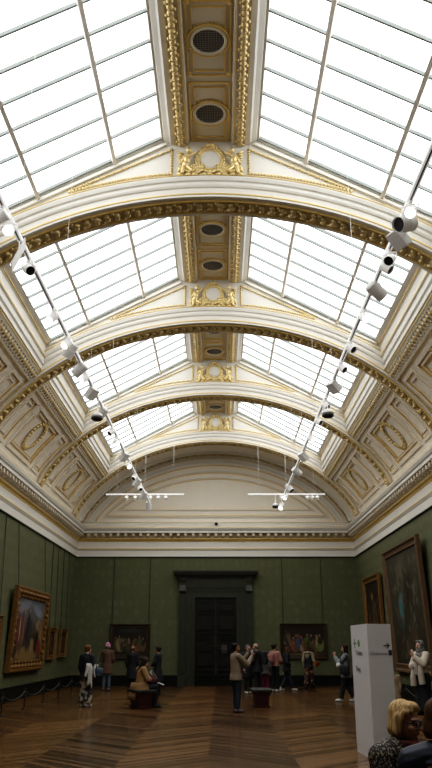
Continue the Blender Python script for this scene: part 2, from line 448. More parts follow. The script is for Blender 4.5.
def hair(P, style, m, root, s, vox=.010):
    h, R = P['head'], headmat(P)
    def q(x, y, z): return h + R @ V(x, y, z)
    g = G()
    if style == 'crop':
        g.blob(q(0, -.030, .045), (.083, .088, .086), rot=R, sub=3); g.blob(q(0, -.062, -.02), (.068, .05, .07), rot=R, sub=2); g.blob(q(0, .03, .092), (.065, .055, .032), rot=R, sub=2)
    elif style == 'balding':
        g.blob(q(0, -.058, -.005), (.078, .055, .06), rot=R, sub=3)
        for sx in (-1, 1): g.blob(q(.068 * sx, -.025, .01), (.016, .045, .04), rot=R, sub=2)
    else:
        g.blob(q(0, -.028, .045), (.088, .090, .088), rot=R, sub=3); g.blob(q(0, .028, .094), (.072, .058, .034), rot=R, sub=2)
        for sx in (-1, 1): g.cap(q(.072 * sx, .028, .06), q(.080 * sx, -.005, -.02), .022, .022)
        if style == 'bob':
            for sx in (-1, 1):
                g.cap(q(.074 * sx, -.01, .03), q(.088 * sx, -.012, -.060), .032, .026)
            g.loft([[q(x, y - .045, .03) for x, y, _ in ring(V(0, 0, 0), .085, .065)], [q(x, y - .045, -.05) for x, y, _ in ring(V(0, 0, 0), .100, .070)], [q(x, y - .045, -.088) for x, y, _ in ring(V(0, 0, 0), .080, .055)]])
            g.cap(q(-.05, .060, .080), q(.05, .054, .070), .019, .019)
        elif style == 'long':
            g.loft([[q(x, y - .045, .03) for x, y, _ in ring(V(0, 0, 0), .085, .062)], [q(x, y - .055, -.10) for x, y, _ in ring(V(0, 0, 0), .095, .058)], [q(x, y - .065, -.28) for x, y, _ in ring(V(0, 0, 0), .08, .045)], [q(x, y - .065, -.36) for x, y, _ in ring(V(0, 0, 0), .045, .03)]])
            for sx in (-1, 1): g.cap(q(.075 * sx, 0, .02), q(.082 * sx, .01, -.17), .028, .022)
        elif style == 'bun':
            g.blob(q(0, -.055, -.01), (.075, .06, .075), rot=R, sub=2); g.blob(q(0, -.115, .06), (.05, .045, .05), rot=R, sub=2)
    return vol(g, 'hair', m, root, s, vox, 2)
def person(label, loc, rz, hgt, group=None):
    return thing('person', label, 'person', loc, rz, group), hgt / 1.70
R_ = math.radians
def stride(P, f='r', L=.22):
    b = 'l' if f == 'r' else 'r'
    for n, s in ((f, 1), (b, -1)):
        x = P['hip' + n].x
        P['kn' + n] = V(x, .10 if s > 0 else -.02, .50); P['an' + n] = V(x, L if s > 0 else -L, .09 if s > 0 else .13)
        P['to' + n] = V(x * 1.1, L + .14 if s > 0 else -L + .12, .035 if s > 0 else .03)
    P['pel'].z -= .03
    return P

# woman by the left wall, white jacket over her arm
root, s = person('woman in black top and wide black-and-white patterned trousers holding a white jacket', (-3.57, 22.84, 0), R_(-25), 1.62)
P = J(); P['elr'] = V(.25, -.01, 1.12); P['wrr'] = V(.16, .20, 1.02); P['yaw'] = R_(-20); P['wrl'] = V(-.23, .10, .88)
body(P, SKIN['fair'], root, s); top(P, 'top', cloth('black', (.008, .009, .014)), root, s, hem=.78, flare=.05)
trousers(P, spots_mat('bold_print', (.012, .012, .014), (.30, .26, .20), 9, .50), root, s, flare=.05, wide=.03, hem=.11)
shoes(P, cloth('white', (.60, .58, .56)), root, s); hair(P, 'bun', HAIR['chestnut'], root, s)
g = G(); Mx = Euler((0, 0, R_(-25))).to_matrix(); o_ = Vector((-3.57, 22.84, 0))
def W_(x, y, z): return o_ + Mx @ Vector((x, y, z)) * s
rows = []
for i in range(15):
    f = i / 14; rows.append([])
    for j in range(10):
        q = (j / 9 - .5)
        rows[-1].append(W_(.20 + .165 * q + .04 * f, -.14 - .03 * math.sin(q * 17) - .05 * f, 1.14 - .50 * f - .10 * q * q * 4 + .03 * math.sin(q * 9) * f))
rows2 = [[p + Mx @ Vector((.0, .035, 0)) for p in r] for r in rows]
g.loft([r + r2[::-1] for r, r2 in zip(rows, rows2)], 0); g.cap(W_(.14, -.17, 1.13), W_(.10, -.20, .86), .045, .036); g.cap(W_(.27, -.02, 1.14), W_(.33, -.05, .84), .042, .032); g.cap(W_(.10, -.12, 1.15), W_(.30, .06, 1.12), .05, .05)
tag(g.build('jacket', cloth('offwhite', (.55, .52, .48)), None, True), 'white jacket draped over the arm of the woman in patterned trousers', 'jacket')
def handbag(loc, rz, d, m, label, cat='handbag', strap=None, nm='handbag'):
    t = thing(nm, label, cat, loc, rz)
    g = G(); g.cbox((0, 0, d[2] / 2), d, min(d) * .28); bb = g.build('bag_body', m, t, True)
    g = G(); g.cbox((0, -d[1] * .30, d[2] * .66), (d[0] * 1.03, d[1] * .55, d[2] * .62), d[1] * .15); g.build('flap', m, bb, True)
    g = G(); H = strap or .25
    g.tube([(-d[0] * .42, 0, d[2] * .9), (-d[0] * .34, 0, d[2] + H * .7), (0, 0, d[2] + H), (d[0] * .34, 0, d[2] + H * .7), (d[0] * .42, 0, d[2] * .9)], .012, 6); g.build('strap', m, t, True)
    return t
p_ = W_(.38, .06, .84); handbag(p_, R_(60), (.26, .10, .22), cloth('bluebag', (.055, .085, .12)), 'blue shoulder bag on the woman in patterned trousers', strap=.30)

# pink beanie, brown coat
root, s = person('person in pink knitted beanie, knee-length brown coat and pale jeans, seen from behind', (-4.16, 31.1, 0), R_(-4), 1.70)
P = J(); P['ell'] = V(-.23, .0, 1.10); P['wrl'] = V(-.14, .19, .98); P['elr'] = V(.23, 0, 1.10); P['wrr'] = V(.14, .19, .98)
body(P, SKIN['fair'], root, s); top(P, 'coat', cloth('camelbrown', (.115, .062, .034)), root, s, hem=.60, flare=.03)
trousers(P, cloth('paleblue', (.10, .13, .17)), root, s); shoes(P, cloth('greyshoe', (.20, .18, .17)), root, s)
hair(P, 'bob', HAIR['grey'], root, s)
g = G(); h = P['head']; g.blob(h + V(0, -.02, .055), (.098, .108, .095), sub=3); g.torus(h + V(0, -.015, .01), .094, .022, sy=1.1); vol(g, 'beanie', spots_mat('pink_knit', (.46, .13, .24), (.62, .45, .50), 14, .5), root, s)

# dark coat behind the bench
root, s = person('person in long black coat with thinning hair facing the back wall painting', (-3.08, 30.1, 0), R_(-12), 1.60)
P = J(); body(P, SKIN['dim'], root, s); top(P, 'coat', cloth('black', ()), root, s, hem=.48, flare=.05); trousers(P, cloth('black', ()), root, s); shoes(P, cloth('black', ()), root, s); hair(P, 'balding', HAIR['brown'], root, s)

# black coat facing left
root, s = person('woman in long black coat with dark pinned-up hair turned towards the left', (-2.0, 28.4, 0), R_(70), 1.57)
P = J(); P['ell'] = V(-.24, .04, 1.12); P['wrl'] = V(-.10, .20, 1.02); P['elr'] = V(.24, .04, 1.12); P['wrr'] = V(.10, .22, 1.0)
body(P, SKIN['fair'], root, s); top(P, 'coat', cloth('black', ()), root, s, hem=.46, flare=.06); trousers(P, cloth('black', ()), root, s); shoes(P, cloth('black', ()), root, s); hair(P, 'bun', HAIR['dark'], root, s)

# seated woman on the left bench
BENCH_L = (-1.98, 22.48, 0)
root, s = person('woman with long dark hair in open tan coat seated on a bench reading a leaflet', (-2.02, 22.45, 0), R_(-62), 1.66)
P = J(True); P['neck'] = V(0, .07, 1.05); P['head'] = V(0, .14, 1.19); P['pitch'] = R_(-28); P['yaw'] = R_(-25)
P['ell'] = V(-.25, .10, .76); P['wrl'] = V(-.08, .33, .80); P['elr'] = V(.25, .12, .76); P['wrr'] = V(.07, .32, .72)
for n, sx in (('l', -1), ('r', 1)): P['kn' + n] = V(.12 * sx, .46, .555); P['an' + n] = V(.12 * sx, .42, .085); P['to' + n] = V(.13 * sx, .56, .03)
body(P, SKIN['fair'], root, s); top(P, 'coat', cloth('tan', (.27, .155, .062)), root, s, hem=.6, grow=.034, seated=True)
trousers(P, cloth('black', ()), root, s); shoes(P, cloth('black', ()), root, s); hair(P, 'long', HAIR['dark'], root, s)
g = G()
for sx in (-1, 1):
    rows = []
    for i in range(9):
        f = i / 8; z = .66 - .44 * f; xo = .17 + .10 * f
        rows.append([V(xo * sx + .02 * math.sin(4 * k) * sx, -.16 + .30 * k / 7 * (1 + .2 * f), z + .05 * k / 7) for k in range(8)])
    rows2 = [[p + V(.025 * sx, 0, 0) for p in r] for r in rows]
    g.loft([r + r2[::-1] for r, r2 in zip(rows, rows2)])
rows = [[V(x, -.15 - .10 * f, .66 - .44 * f) for x in (-.26, -.15, -.05, .05, .15, .26)] for f in (0, .25, .5, .75, 1)]
g.loft([r + [p + V(0, -.025, 0) for p in r[::-1]] for r in rows])
for i in range(len(g.v)): g.v[i] = tuple(Vector(g.v[i]) * s)
g.build('coat_skirt', cloth('tan', ()), root, True)
Ms = Euler((0, 0, R_(-62))).to_matrix()
def SW(x, y, z): return Vector((-2.02, 22.45, 0)) + Ms @ Vector((x, y, z)) * s
g = G(); rt = Ms @ Euler((R_(35), 0, 0)).to_matrix(); g.box(SW(-.02, .43, .86), (.17, .006, .24), 0, rt)
g.box(SW(-.06, .40, .86), (.006, .08, .24), 0, rt); tag(g.build('leaflet', M['white']), 'white folded leaflet held by the seated woman in the tan coat', 'leaflet')
t = handbag(SW(0, .34, .645), R_(-62), (.36, .20, .15), cloth('burgundy', (.075, .008, .016)), 'burgundy bag resting on the lap of the seated woman', strap=.04)
g = G()
for k in range(3): g.cap(SW(.10 + .05 * k, .50, .645), SW(.16 + .06 * k, .60, .60), .018, .016)
tag(g.build('scarf', cloth('white', ())), 'small white cloth lying over the knee of the seated woman', 'cloth')

# photographer
root, s = person('man in light tan blazer and dark jeans raising a phone to take a picture', (.60, 21.0, 0), R_(-68), 1.67)
P = J(); P['pel'].y = -.01; P['neck'].y = -.03; P['head'] = V(0, .0, 1.585); P['pitch'] = R_(8)
P['ell'] = V(-.20, .22, 1.20); P['wrl'] = V(-.07, .40, 1.46); P['elr'] = V(.21, .24, 1.16); P['wrr'] = V(.07, .43, 1.38); P['hdl'] = V(.1, .1, 1); P['hdr'] = V(-.1, .15, 1); P['curl'] = .9
P['knl'] = V(-.10, .02, .49); P['anl'] = V(-.11, .02, .085); P['tol'] = V(-.13, .17, .03)
body(P, SKIN['mid'], root, s); top(P, 'blazer', cloth('taupe', (.215, .165, .115)), root, s, hem=.78, flare=.02)
trousers(P, cloth('darkjean', (.012, .022, .040)), root, s); shoes(P, cloth('greyshoe2', (.10, .085, .085)), root, s); hair(P, 'crop', HAIR['black'], root, s)
Mm = Euler((0, 0, R_(-68))).to_matrix()
g = G(); pc = Vector((.60, 21.0, 0)) + Mm @ Vector((0, .47, 1.50)) * s
ph = thing('smartphone', 'smartphone held up by the man in the tan blazer', 'phone', pc, R_(-68))
g.cbox((0, 0, 0), (.15, .012, .076), .004); cs = g.build('case', M['lampdark'], ph); g = G(); g.box((0, -.0068, 0), (.138, .001, .068)); g.build('screen', mat('phone_screen', (.20, .22, .24), .15, emis=(.7, .8, .9), estr=.15), cs)

# elderly pair behind the right bench
root, s = person('bald man in black padded jacket leaning left beside the right-hand bench', (1.50, 28.6, 0), R_(62), 1.68)
P = J(); P['neck'].y = .03; P['head'] = V(0, .07, 1.585); P['ell'] = V(-.24, .06, 1.12); P['wrl'] = V(-.12, .24, 1.05); P['elr'] = V(.25, 0, 1.1)
body(P, SKIN['ruddy'], root, s); top(P, 'jacket', cloth('blackpad', (.011, .011, .013)), root, s, hem=.74, grow=.035); trousers(P, cloth('black', ()), root, s); shoes(P, cloth('black', ()), root, s); hair(P, 'balding', HAIR['grey'], root, s)
def backpack(loc, rz, d, m, label):
    t = thing('backpack', label, 'backpack', loc, rz)
    g = G(); g.cbox((0, 0, d[2] / 2), d, min(d) * .35); mc = g.build('main_compartment', m, t, True)
    g = G(); g.cbox((0, -d[1] * .5, d[2] * .32), (d[0] * .78, d[1] * .5, d[2] * .45), min(d) * .18); g.build('front_pocket', m, mc, True)
    for sx in (-1, 1):
        g = G(); g.tube([(sx * d[0] * .3, d[1] * .45, d[2] * .15), (sx * d[0] * .42, d[1] * 1.5, d[2] * .5), (sx * d[0] * .38, d[1] * 1.3, d[2] * 1.0), (sx * d[0] * .28, d[1] * .4, d[2] * 1.0)], .018, 6); g.build('shoulder_strap', m, t, True)
    return t
Mb = Euler((0, 0, R_(62))).to_matrix(); b_ = Vector((1.50, 28.6, 0)) + Mb @ Vector((.02, -.26, .98))
backpack(b_, R_(62), (.30, .15, .44), cloth('blackpack', (.016, .016, .018)), 'black backpack on the bald man in the padded jacket')
root, s = person('elderly person with short greying hair in dark navy coat left of the bald man', (1.18, 29.0, 0), R_(-150), 1.63)
P = J(); P['yaw'] = R_(20); body(P, SKIN['ruddy'], root, s); top(P, 'coat', cloth('darknavy', (.010, .011, .017)), root, s, hem=.55, flare=.04); trousers(P, cloth('black', ()), root, s); shoes(P, cloth('white', ()), root, s); hair(P, 'crop', HAIR['grey'], root, s)

# child in magenta trousers
root, s = person('child with dark hair in grey top and magenta trousers behind the bench', (1.82, 29.5, 0), R_(-20), 1.36)
P = J(); P['yaw'] = R_(15); body(P, SKIN['mid'], root, s); top(P, 'jumper', cloth('midgrey', (.085, .085, .085)), root, s, hem=.80); trousers(P, cloth('magenta', (.13, .012, .045)), root, s, wide=.01); shoes(P, cloth('darkshoe', (.05, .04, .04)), root, s); hair(P, 'long', HAIR['dark'], root, s)

# pink jacket
root, s = person('woman in pale pink jacket and black trousers with dark hair in a bun', (2.22, 30.1, 0), R_(-40), 1.66)
P = J(); P['yaw'] = R_(-35); P['elr'] = V(.25, .03, 1.12); P['wrr'] = V(.15, .22, 1.0)
body(P, SKIN['fair'], root, s); top(P, 'jacket', cloth('palepink', (.34, .165, .135)), root, s, hem=.92, flare=.0, sw=.012); trousers(P, cloth('black', ()), root, s); shoes(P, cloth('white', ()), root, s); hair(P, 'bun', HAIR['dark'], root, s)
Mp = Euler((0, 0, R_(-40))).to_matrix(); b_ = Vector((2.22, 30.1, 0)) + Mp @ Vector((0, -.25, .98))
backpack(b_, R_(-40), (.25, .13, .34), cloth('pinkpack', (.30, .12, .11)), 'small pink backpack on the woman in the pink jacket')

# dark hoodie and jeans
root, s = person('young person in black hoodie and blue jeans striding to the right', (2.72, 30.9, 0), R_(-80), 1.56)
P = stride(J(), 'r', .24); P['head'].y = .05; P['elr'] = V(.24, -.06, 1.1); P['wrr'] = V(.2, .12, .98)
body(P, SKIN['dim'], root, s); top(P, 'hoodie', cloth('black', ()), root, s, hem=.74, grow=.035); trousers(P, cloth('bluejean', (.022, .036, .055)), root, s); shoes(P, cloth('white', ()), root, s); hair(P, 'long', HAIR['brown'], root, s)

# patterned trousers and cream cardigan
root, s = person('woman in cream hooded cardigan and black trousers with orange flowers before the right painting', (3.76, 32.8, 0), R_(-28), 1.60)
P = stride(J(), 'r', .16); P['elr'] = V(.25, .0, 1.1); P['wrr'] = V(.17, .2, 1.0)
body(P, SKIN['mid'], root, s); top(P, 'top', cloth('black', ()), root, s, hem=.84, sl=.4)
trousers(P, spots_mat('flower_print', (.022, .014, .012), (.26, .075, .03), 9, .55, spot2=(.40, .30, .22)), root, s, wide=.015, flare=.02); shoes(P, cloth('black', ()), root, s); hair(P, 'bun', HAIR['chestnut'], root, s)
g = G(); c = spine(P, .97); g.torus(c + V(0, -.06, .02), .135, .045, sy=.9); g.loft([ring(c + V(0, -.08, -.02), .15, .10), ring(c + V(0, -.10, -.16), .10, .075), ring(c + V(0, -.10, -.26), .03, .03)])
for n in 'lr': g.cap(P['sh' + n], P['el' + n], .085, .075); g.cap(P['el' + n], P['el' + n] + (P['wr' + n] - P['el' + n]) * .9, .075, .06)
vol(g, 'cardigan', cloth('cream', (.33, .28, .20)), root, s)
Mq = Euler((0, 0, R_(-28))).to_matrix(); b_ = Vector((3.76, 32.8, 0)) + Mq @ Vector((.30, .10, .82))
handbag(b_, R_(50), (.30, .12, .20), cloth('orange', (.30, .115, .025)), 'orange-brown shoulder bag on the woman in the cream cardigan', strap=.40)

# girl left of the white box
root, s = person('young woman with long dark hair, pale denim jacket and white trainers, left of sign box', (4.04, 24.9, 0), R_(78), 1.63)
P = stride(J(), 'l', .20); P['ell'] = V(-.20, .20, 1.14); P['wrl'] = V(-.06, .34, 1.36); P['hdl'] = V(.1, -.05, 1); P['curl'] = 1.0; P['elr'] = V(.25, .0, 1.1); P['wrr'] = V(.16, .2, 1.05)
body(P, SKIN['fair'], root, s); top(P, 'jacket', cloth('denimlight', (.20, .215, .225)), root, s, hem=.72, flare=.03, sw=.01); trousers(P, cloth('black', ()), root, s, wide=.015); shoes(P, cloth('white', ()), root, s); hair(P, 'long', HAIR['dark'], root, s)
Mg = Euler((0, 0, R_(78))).to_matrix(); b_ = Vector((4.04, 24.9, 0)) + Mg @ Vector((-.30, .03, .78))
handbag(b_, R_(170), (.30, .13, .26), cloth('blackbag', (.014, .014, .016)), 'black tote bag on the young woman in the denim jacket', strap=.38)
b_ = Vector((4.04, 24.9, 0)) + Mg @ Vector((-.27, .20, 1.06)); g = G(); g.box(b_, (.14, .02, .10), 0, Euler((R_(20), 0, R_(170))).to_matrix()); g.box(b_ + Vector((0, .0, .015)), (.13, .03, .09), 0, Euler((R_(30), .1, R_(165))).to_matrix())
tag(g.build('papers', M['white']), 'white papers tucked over the black tote bag', 'papers')

# hijab
root, s = person('woman in grey headscarf and cream jacket raising one hand near the right wall', (5.20, 20.2, 0), R_(120), 1.72)
P = J(); P['yaw'] = R_(-8); P['ell'] = V(-.22, .16, 1.16); P['wrl'] = V(-.06, .33, 1.34); P['hdl'] = V(.0, .1, 1); P['pnl'] = V(.5, -.8, 0); P['elr'] = V(.25, .08, 1.10); P['wrr'] = V(.05, .26, 1.12); P['curl'] = .35
body(P, SKIN['fair'], root, s); top(P, 'jacket', cloth('creamjacket', (.60, .52, .42)), root, s, hem=.90, flare=.01, sw=.02)
trousers(P, cloth('black', ()), root, s, wide=.05, flare=.04); shoes(P, cloth('black', ()), root, s)
g = G(); h = P['head']; R = headmat(P)
g.blob(h + R @ V(0, -.035, .045), (.098, .098, .098), rot=R, sub=3); g.blob(h + V(0, -.05, -.04), (.09, .07, .10), sub=3)
for sx in (-1, 1): g.cap(h + R @ V(.080 * sx, .02, .05), h + R @ V(.072 * sx, .04, -.09), .026, .032)
g.cap(h + R @ V(-.05, .05, .105), h + R @ V(.05, .05, .105), .025, .025); g.torus(P['neck'] + V(0, .01, .045), .075, .050); g.loft([ring(P['neck'] + V(0, .0, .06), .09, .085), ring(P['neck'] + V(0, .03, -.06), .15, .115), ring(P['neck'] + V(0, .08, -.20), .09, .05)])
vol(g, 'headscarf', mat('grey_scarf', (.115, .105, .105), .85, col2=(.20, .185, .18), scale=24), root, s)
g = G(); g.cap(V(.02, .13, 1.22), V(.03, .14, .98), .09, .085); vol(g, 'shirt', cloth('white', ()), root, s)
for k, (x, z0, z1) in enumerate(((-.17, 1.20, .70), (.10, 1.05, .66))):
    g = G(); g.tube([V(x * .9, .19, z0), V(x, .215, (z0 + z1) / 2), V(x * 1.1, .20, z1)], [.05, .075, .08], 12)
    vol(g, 'scarf_end', cloth('creamscarf', (.48, .42, .35)), root, s)

# toddler
root, s = person('small child in beige coat standing just behind the white sign box', (4.79, 21.6, 0), R_(170), 1.02)
P = J(); P['head'].z -= .02; body(P, SKIN['fair'], root, s); top(P, 'coat', cloth('beige', (.30, .22, .14)), root, s, hem=.5, flare=.05, grow=.05); trousers(P, cloth('black', ()), root, s); shoes(P, cloth('darkshoe', ()), root, s); hair(P, 'crop', HAIR['chestnut'], root, s)
root.scale = (1.0, 1.0, 1.0)

# foreground pair
root, s = person('blonde woman with bobbed hair, glasses and speckled blouse seated in front', (1.255, 5.22, 0), R_(-132), 1.64)
P = J(True); P['neck'] = V(0, .06, 1.08); P['head'] = V(0, .105, 1.20); P['pitch'] = R_(-6); P['yaw'] = R_(4)
P['ell'] = V(-.25, .10, .76); P['wrl'] = V(-.10, .30, .68)
body(P, SKIN['ruddy'], root, s, .0055)
top(P, 'blouse', spots_mat('speckled_blouse', (.016, .012, .011), (.30, .24, .17), 75, .57), root, s, hem=.5, grow=.028, seated=True, vox=.010)
trousers(P, cloth('black', ()), root, s); shoes(P, cloth('black', ()), root, s)
hair(P, 'bob', HAIR['blonde'], root, s, .008)
g = G(); c = spine(P, 1.0); g.torus(c + V(0, .025, -.005), .078, .026, sy=1.0); g.cap(c + V(.02, .12, -.02), c + V(.05, .16, -.20), .04, .03); g.cap(c + V(-.03, .11, -.02), c + V(-.05, .15, -.22), .035, .03)
vol(g, 'scarf', cloth('redscarf', (.13, .026, .014)), root, s)
g = G(); h = P['head']; R = headmat(P)
for sx in (-1, 1):
    g.torus((h + R @ V(.033 * sx, .103, .002)) * s, .024 * s, .0042 * s, R @ Euler((PI / 2, 0, 0)).to_matrix(), 20, 6, sy=.8)
    g.tube([(h + R @ V(.057 * sx, .100, .006)) * s, (h + R @ V(.082 * sx, .06, .008)) * s, (h + R @ V(.088 * sx, -.01, .004)) * s], .0042 * s, 6)
g.tube([(h + R @ V(-.010, .107, .006)) * s, (h + R @ V(.010, .107, .006)) * s], .004 * s, 6)
g.build('glasses', M['lampdark'], root, True)

root, s = person('brown-haired person in navy quilted jacket seated in front, seen from behind', (1.385, 4.50, 0), R_(-20), 1.70)
P = J(True); P['yaw'] = R_(-25); P['neck'] = V(0, .03, 1.08); P['head'] = V(0, .065, 1.205); P['pitch'] = R_(-4)
body(P, SKIN['ruddy'], root, s, .0055); hair(P, 'bob', HAIR['brown'], root, s, .008)
trousers(P, cloth('black', ()), root, s); shoes(P, cloth('black', ()), root, s)
g = G()
zs = [.50 + .0725 * k for k in range(7)]
for k, z in enumerate(zs):
    t = (z - .56) / (1.08 - .56); c = spine(P, t); rx, ry = (.200, .150) if t < .8 else (.178, .125)
    g.loft([ring(c + V(0, 0, -.036), rx - .034, ry - .034), ring(c + V(0, 0, -.018), rx - .002, ry - .002), ring(c, rx + .004, ry + .004), ring(c + V(0, 0, .018), rx - .002, ry - .002), ring(c + V(0, 0, .0362), rx - .034, ry - .034)])
g.loft([ring(spine(P, .86), .17, .115), ring(spine(P, .96), .12, .09), ring(spine(P, 1.06), .075, .072)])
for n in 'lr':
    sx = 1 if n == 'r' else -1
    g.cap(spine(P, .90) + V(.07 * sx, 0, 0), P['sh' + n], .090, .086)
    for a, b, r in ((P['sh' + n], P['el' + n], .082), (P['el' + n], P['wr' + n], .068)):
        for k in range(5):
            q0 = a + (b - a) * (k / 5); q1 = a + (b - a) * ((k + 1) / 5); d = (q1 - q0) * .12
            g.tube([q0 - d, q0 + d, (q0 + q1) / 2, q1 - d, q1 + d], [r - .026, r - .003, r, r - .003, r - .026], 14)
def quilt_mat():
    m, nt, b = new_mat('navy_nylon'); b.inputs['Roughness'].default_value = .5; b.inputs['Specular IOR Level'].default_value = .3
    tc = nt.nodes.new('ShaderNodeTexCoord'); sp = nt.nodes.new('ShaderNodeSeparateXYZ'); nt.links.new(tc.outputs['Object'], sp.inputs[0])
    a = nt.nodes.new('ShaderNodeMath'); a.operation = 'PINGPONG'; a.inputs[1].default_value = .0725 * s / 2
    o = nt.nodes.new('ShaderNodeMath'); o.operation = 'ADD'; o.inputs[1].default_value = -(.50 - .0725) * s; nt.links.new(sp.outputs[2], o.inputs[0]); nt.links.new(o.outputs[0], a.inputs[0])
    cr = nt.nodes.new('ShaderNodeValToRGB'); e = cr.color_ramp.elements; e[0].color = (.016, .021, .043, 1); e[1].color = (.003, .004, .009, 1)  # seams and the shade in their grooves painted as darker bands
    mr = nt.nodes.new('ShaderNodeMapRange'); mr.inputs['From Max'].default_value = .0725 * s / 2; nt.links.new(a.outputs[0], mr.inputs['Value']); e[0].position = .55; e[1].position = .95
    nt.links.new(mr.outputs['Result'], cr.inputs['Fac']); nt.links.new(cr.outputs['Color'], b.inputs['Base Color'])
    return m
vol(g, 'quilted_jacket', quilt_mat(), root, s, .0065, 1)
# ------------------------------------------------------------------ the room shell
W, YB, YF = 6.23, 34.56, -3.0
RA, RB, Z0 = 5.96, 3.13, 6.87            # underside of the arches
CA, CB = 6.09, 3.22                      # cove surface
RIBS = [0.60, 6.85, 13.10, 19.29, 25.62, 32.12]
ST = 'structure'
fl = G(); fl.quad((-W - .2, YF - .2, 0), (W + .2, YF - .2, 0), (W + .2, YB + .2, 0), (-W - .2, YB + .2, 0)); fl.build('floor', M['floor'], kind=ST)
def slab(name, c, d, m):
    g = G(); g.box(c, d); return g.build(name, m, kind=ST)
slab('wall_left', (-W - .1, (YB + YF) / 2, 3.4), (.2, YB - YF, 6.8), M['wall'])
slab('wall_right', (W + .1, (YB + YF) / 2, 3.4), (.2, YB - YF, 6.8), M['wall'])
slab('wall_back', (0, YB + .1, 3.4), (2 * W + .4, .2, 6.8), M['wall'])
slab('wall_front', (0, YF - .1, 3.4), (2 * W + .4, .2, 6.8), M['wall'])
lun = G(); lun.box((0, YB + .1, 8.5), (2 * W + .4, .2, 3.4)); lun.build('wall_lunette', M['cove'], kind=ST)
lun = G(); lun.box((0, YF - .1, 9.4), (2 * W + .4, .2, 5.2)); lun.build('wall_front_upper', M['cove'], kind=ST)

def corner_path(p, z):
    return [(-W + p, YF + p, z), (-W + p, YB - p, z), (W - p, YB - p, z), (W - p, YF + p, z)]
def run_profile(g, prof, mi=0):
    """profile of (projection, height) carried round the left, back and right walls with mitred corners"""
    rows = [corner_path(p, z) for p, z in prof]
    for j in range(len(rows) - 1):
        for i in range(3):
            g.quad(rows[j][i], rows[j][i + 1], rows[j + 1][i + 1], rows[j + 1][i], mi[j] if isinstance(mi, list) else mi)
    return g
# cornice
g = G()
run_profile(g, [(.0, 5.36), (.05, 5.36), (.05, 5.42), (.03, 5.43), (.03, 5.62), (.05, 5.64), (.075, 5.69)], 0)
run_profile(g, [(.05, 5.735), (.03, 5.76), (.03, 6.02)], 0)
run_profile(g, [(.13, 6.17), (.13, 6.36), (.36, 6.375), (.36, 6.47), (.40, 6.50), (.44, 6.58), (.44, 6.61)], 0)
run_profile(g, [(.40, 6.64), (.24, 6.66), (.24, 6.80), (.20, 6.82), (.17, 6.90), (.0, 6.92)], 0)
cor = g.build('trim_1', M['cream'], kind=ST)
g = G(); run_profile(g, [(.0, 5.335), (.055, 5.335), (.055, 5.365), (.0, 5.365)]); g.build('rail_shadow_strip', M['rail_dark'], cor)  # shadow under the picture rail, painted as a dark strip
g = G(); run_profile(g, [(.075, 5.69), (.085, 5.70), (.085, 5.725), (.05, 5.735)]); g.build('gilt_fillet', M['goldline'], cor)
g = G(); run_profile(g, [(.03, 6.02), (.05, 6.03), (.06, 6.07), (.10, 6.11), (.13, 6.12), (.13, 6.17)]); g.build('gilt_cyma', M['goldline'], cor)
g = G(); run_profile(g, [(.44, 6.61), (.43, 6.64), (.40, 6.64)]); run_profile(g, [(.19, 6.82), (.205, 6.84), (.19, 6.86)]); g.build('gilt_edge', M['goldline'], cor)
g = G(); run_profile(g, [(.135, 6.18), (.14, 6.18), (.14, 6.37), (.135, 6.37)]); g.build('shadow_course', M['golddark'], cor)  # shade behind the modillions, painted as a darker band
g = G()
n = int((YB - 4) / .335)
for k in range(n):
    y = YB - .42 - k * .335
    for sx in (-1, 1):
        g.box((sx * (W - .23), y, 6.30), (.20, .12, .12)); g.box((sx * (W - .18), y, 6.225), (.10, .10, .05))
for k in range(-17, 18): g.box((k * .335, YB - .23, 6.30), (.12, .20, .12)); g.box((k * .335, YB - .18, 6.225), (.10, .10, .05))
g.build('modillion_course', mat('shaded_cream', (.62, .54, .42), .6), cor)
# baseboards
for nm, c, d in (('baseboard_left', (-W + .04, (YB + YF) / 2, .19), (.08, YB - YF, .38)), ('baseboard_right', (W - .04, (YB + YF) / 2, .19), (.08, YB - YF, .38)), ('baseboard_back', (0, YB - .04, .19), (2 * W - .16, .08, .38))):
    g = G(); g.box(c, d); dd = tuple(x * 1.0 if x > 1 else x for x in d)
    o = g.build(nm, M['base'], kind=ST)
    g = G(); g.box((c[0] - (.02 if c[0] > 1 else -.02 if c[0] < -1 else 0), c[1] - (.02 if nm.endswith('back') else 0), .40), (d[0] * (1 if d[0] > 1 else .5), d[1] * (1 if d[1] > 1 else .5), .05)); g.build('bead', M['base'], o)

# ------------------------------------------------------------------ arches and vault
def ell(a, b, t, off=0.0):
    p = epos(a, b, t); d = epos(a, b, min(PI, t + .004)) - epos(a, b, max(0, t - .004)); n = Vector((d.z, 0, -d.x)).normalized()
    return p + n * off, n
def ez(a, b, x):
    """height of the flattened arch at x: between a circle segment and an ellipse"""
    R = (a * a + b * b) / (2 * b); x = min(abs(x), a)
    return .7 * (Z0 + b - R + math.sqrt(R * R - x * x)) + .3 * (Z0 + b * math.sqrt(max(0, 1 - (x / a) ** 2)))
def epos(a, b, t):
    R = (a * a + b * b) / (2 * b); x = R * math.sin(math.asin(a / R) * (1 - 2 * t / PI)); return Vector((x, 0, ez(a, b, x)))
def et(a, b, x):
    R = (a * a + b * b) / (2 * b); return PI / 2 * (1 - math.asin(x / R) / math.asin(a / R))
GX, GZ, RX, RZ = 4.47, 9.50, .97, 11.41    # glass: eaves and ridge
SL = (RZ - GZ) / (GX - RX)
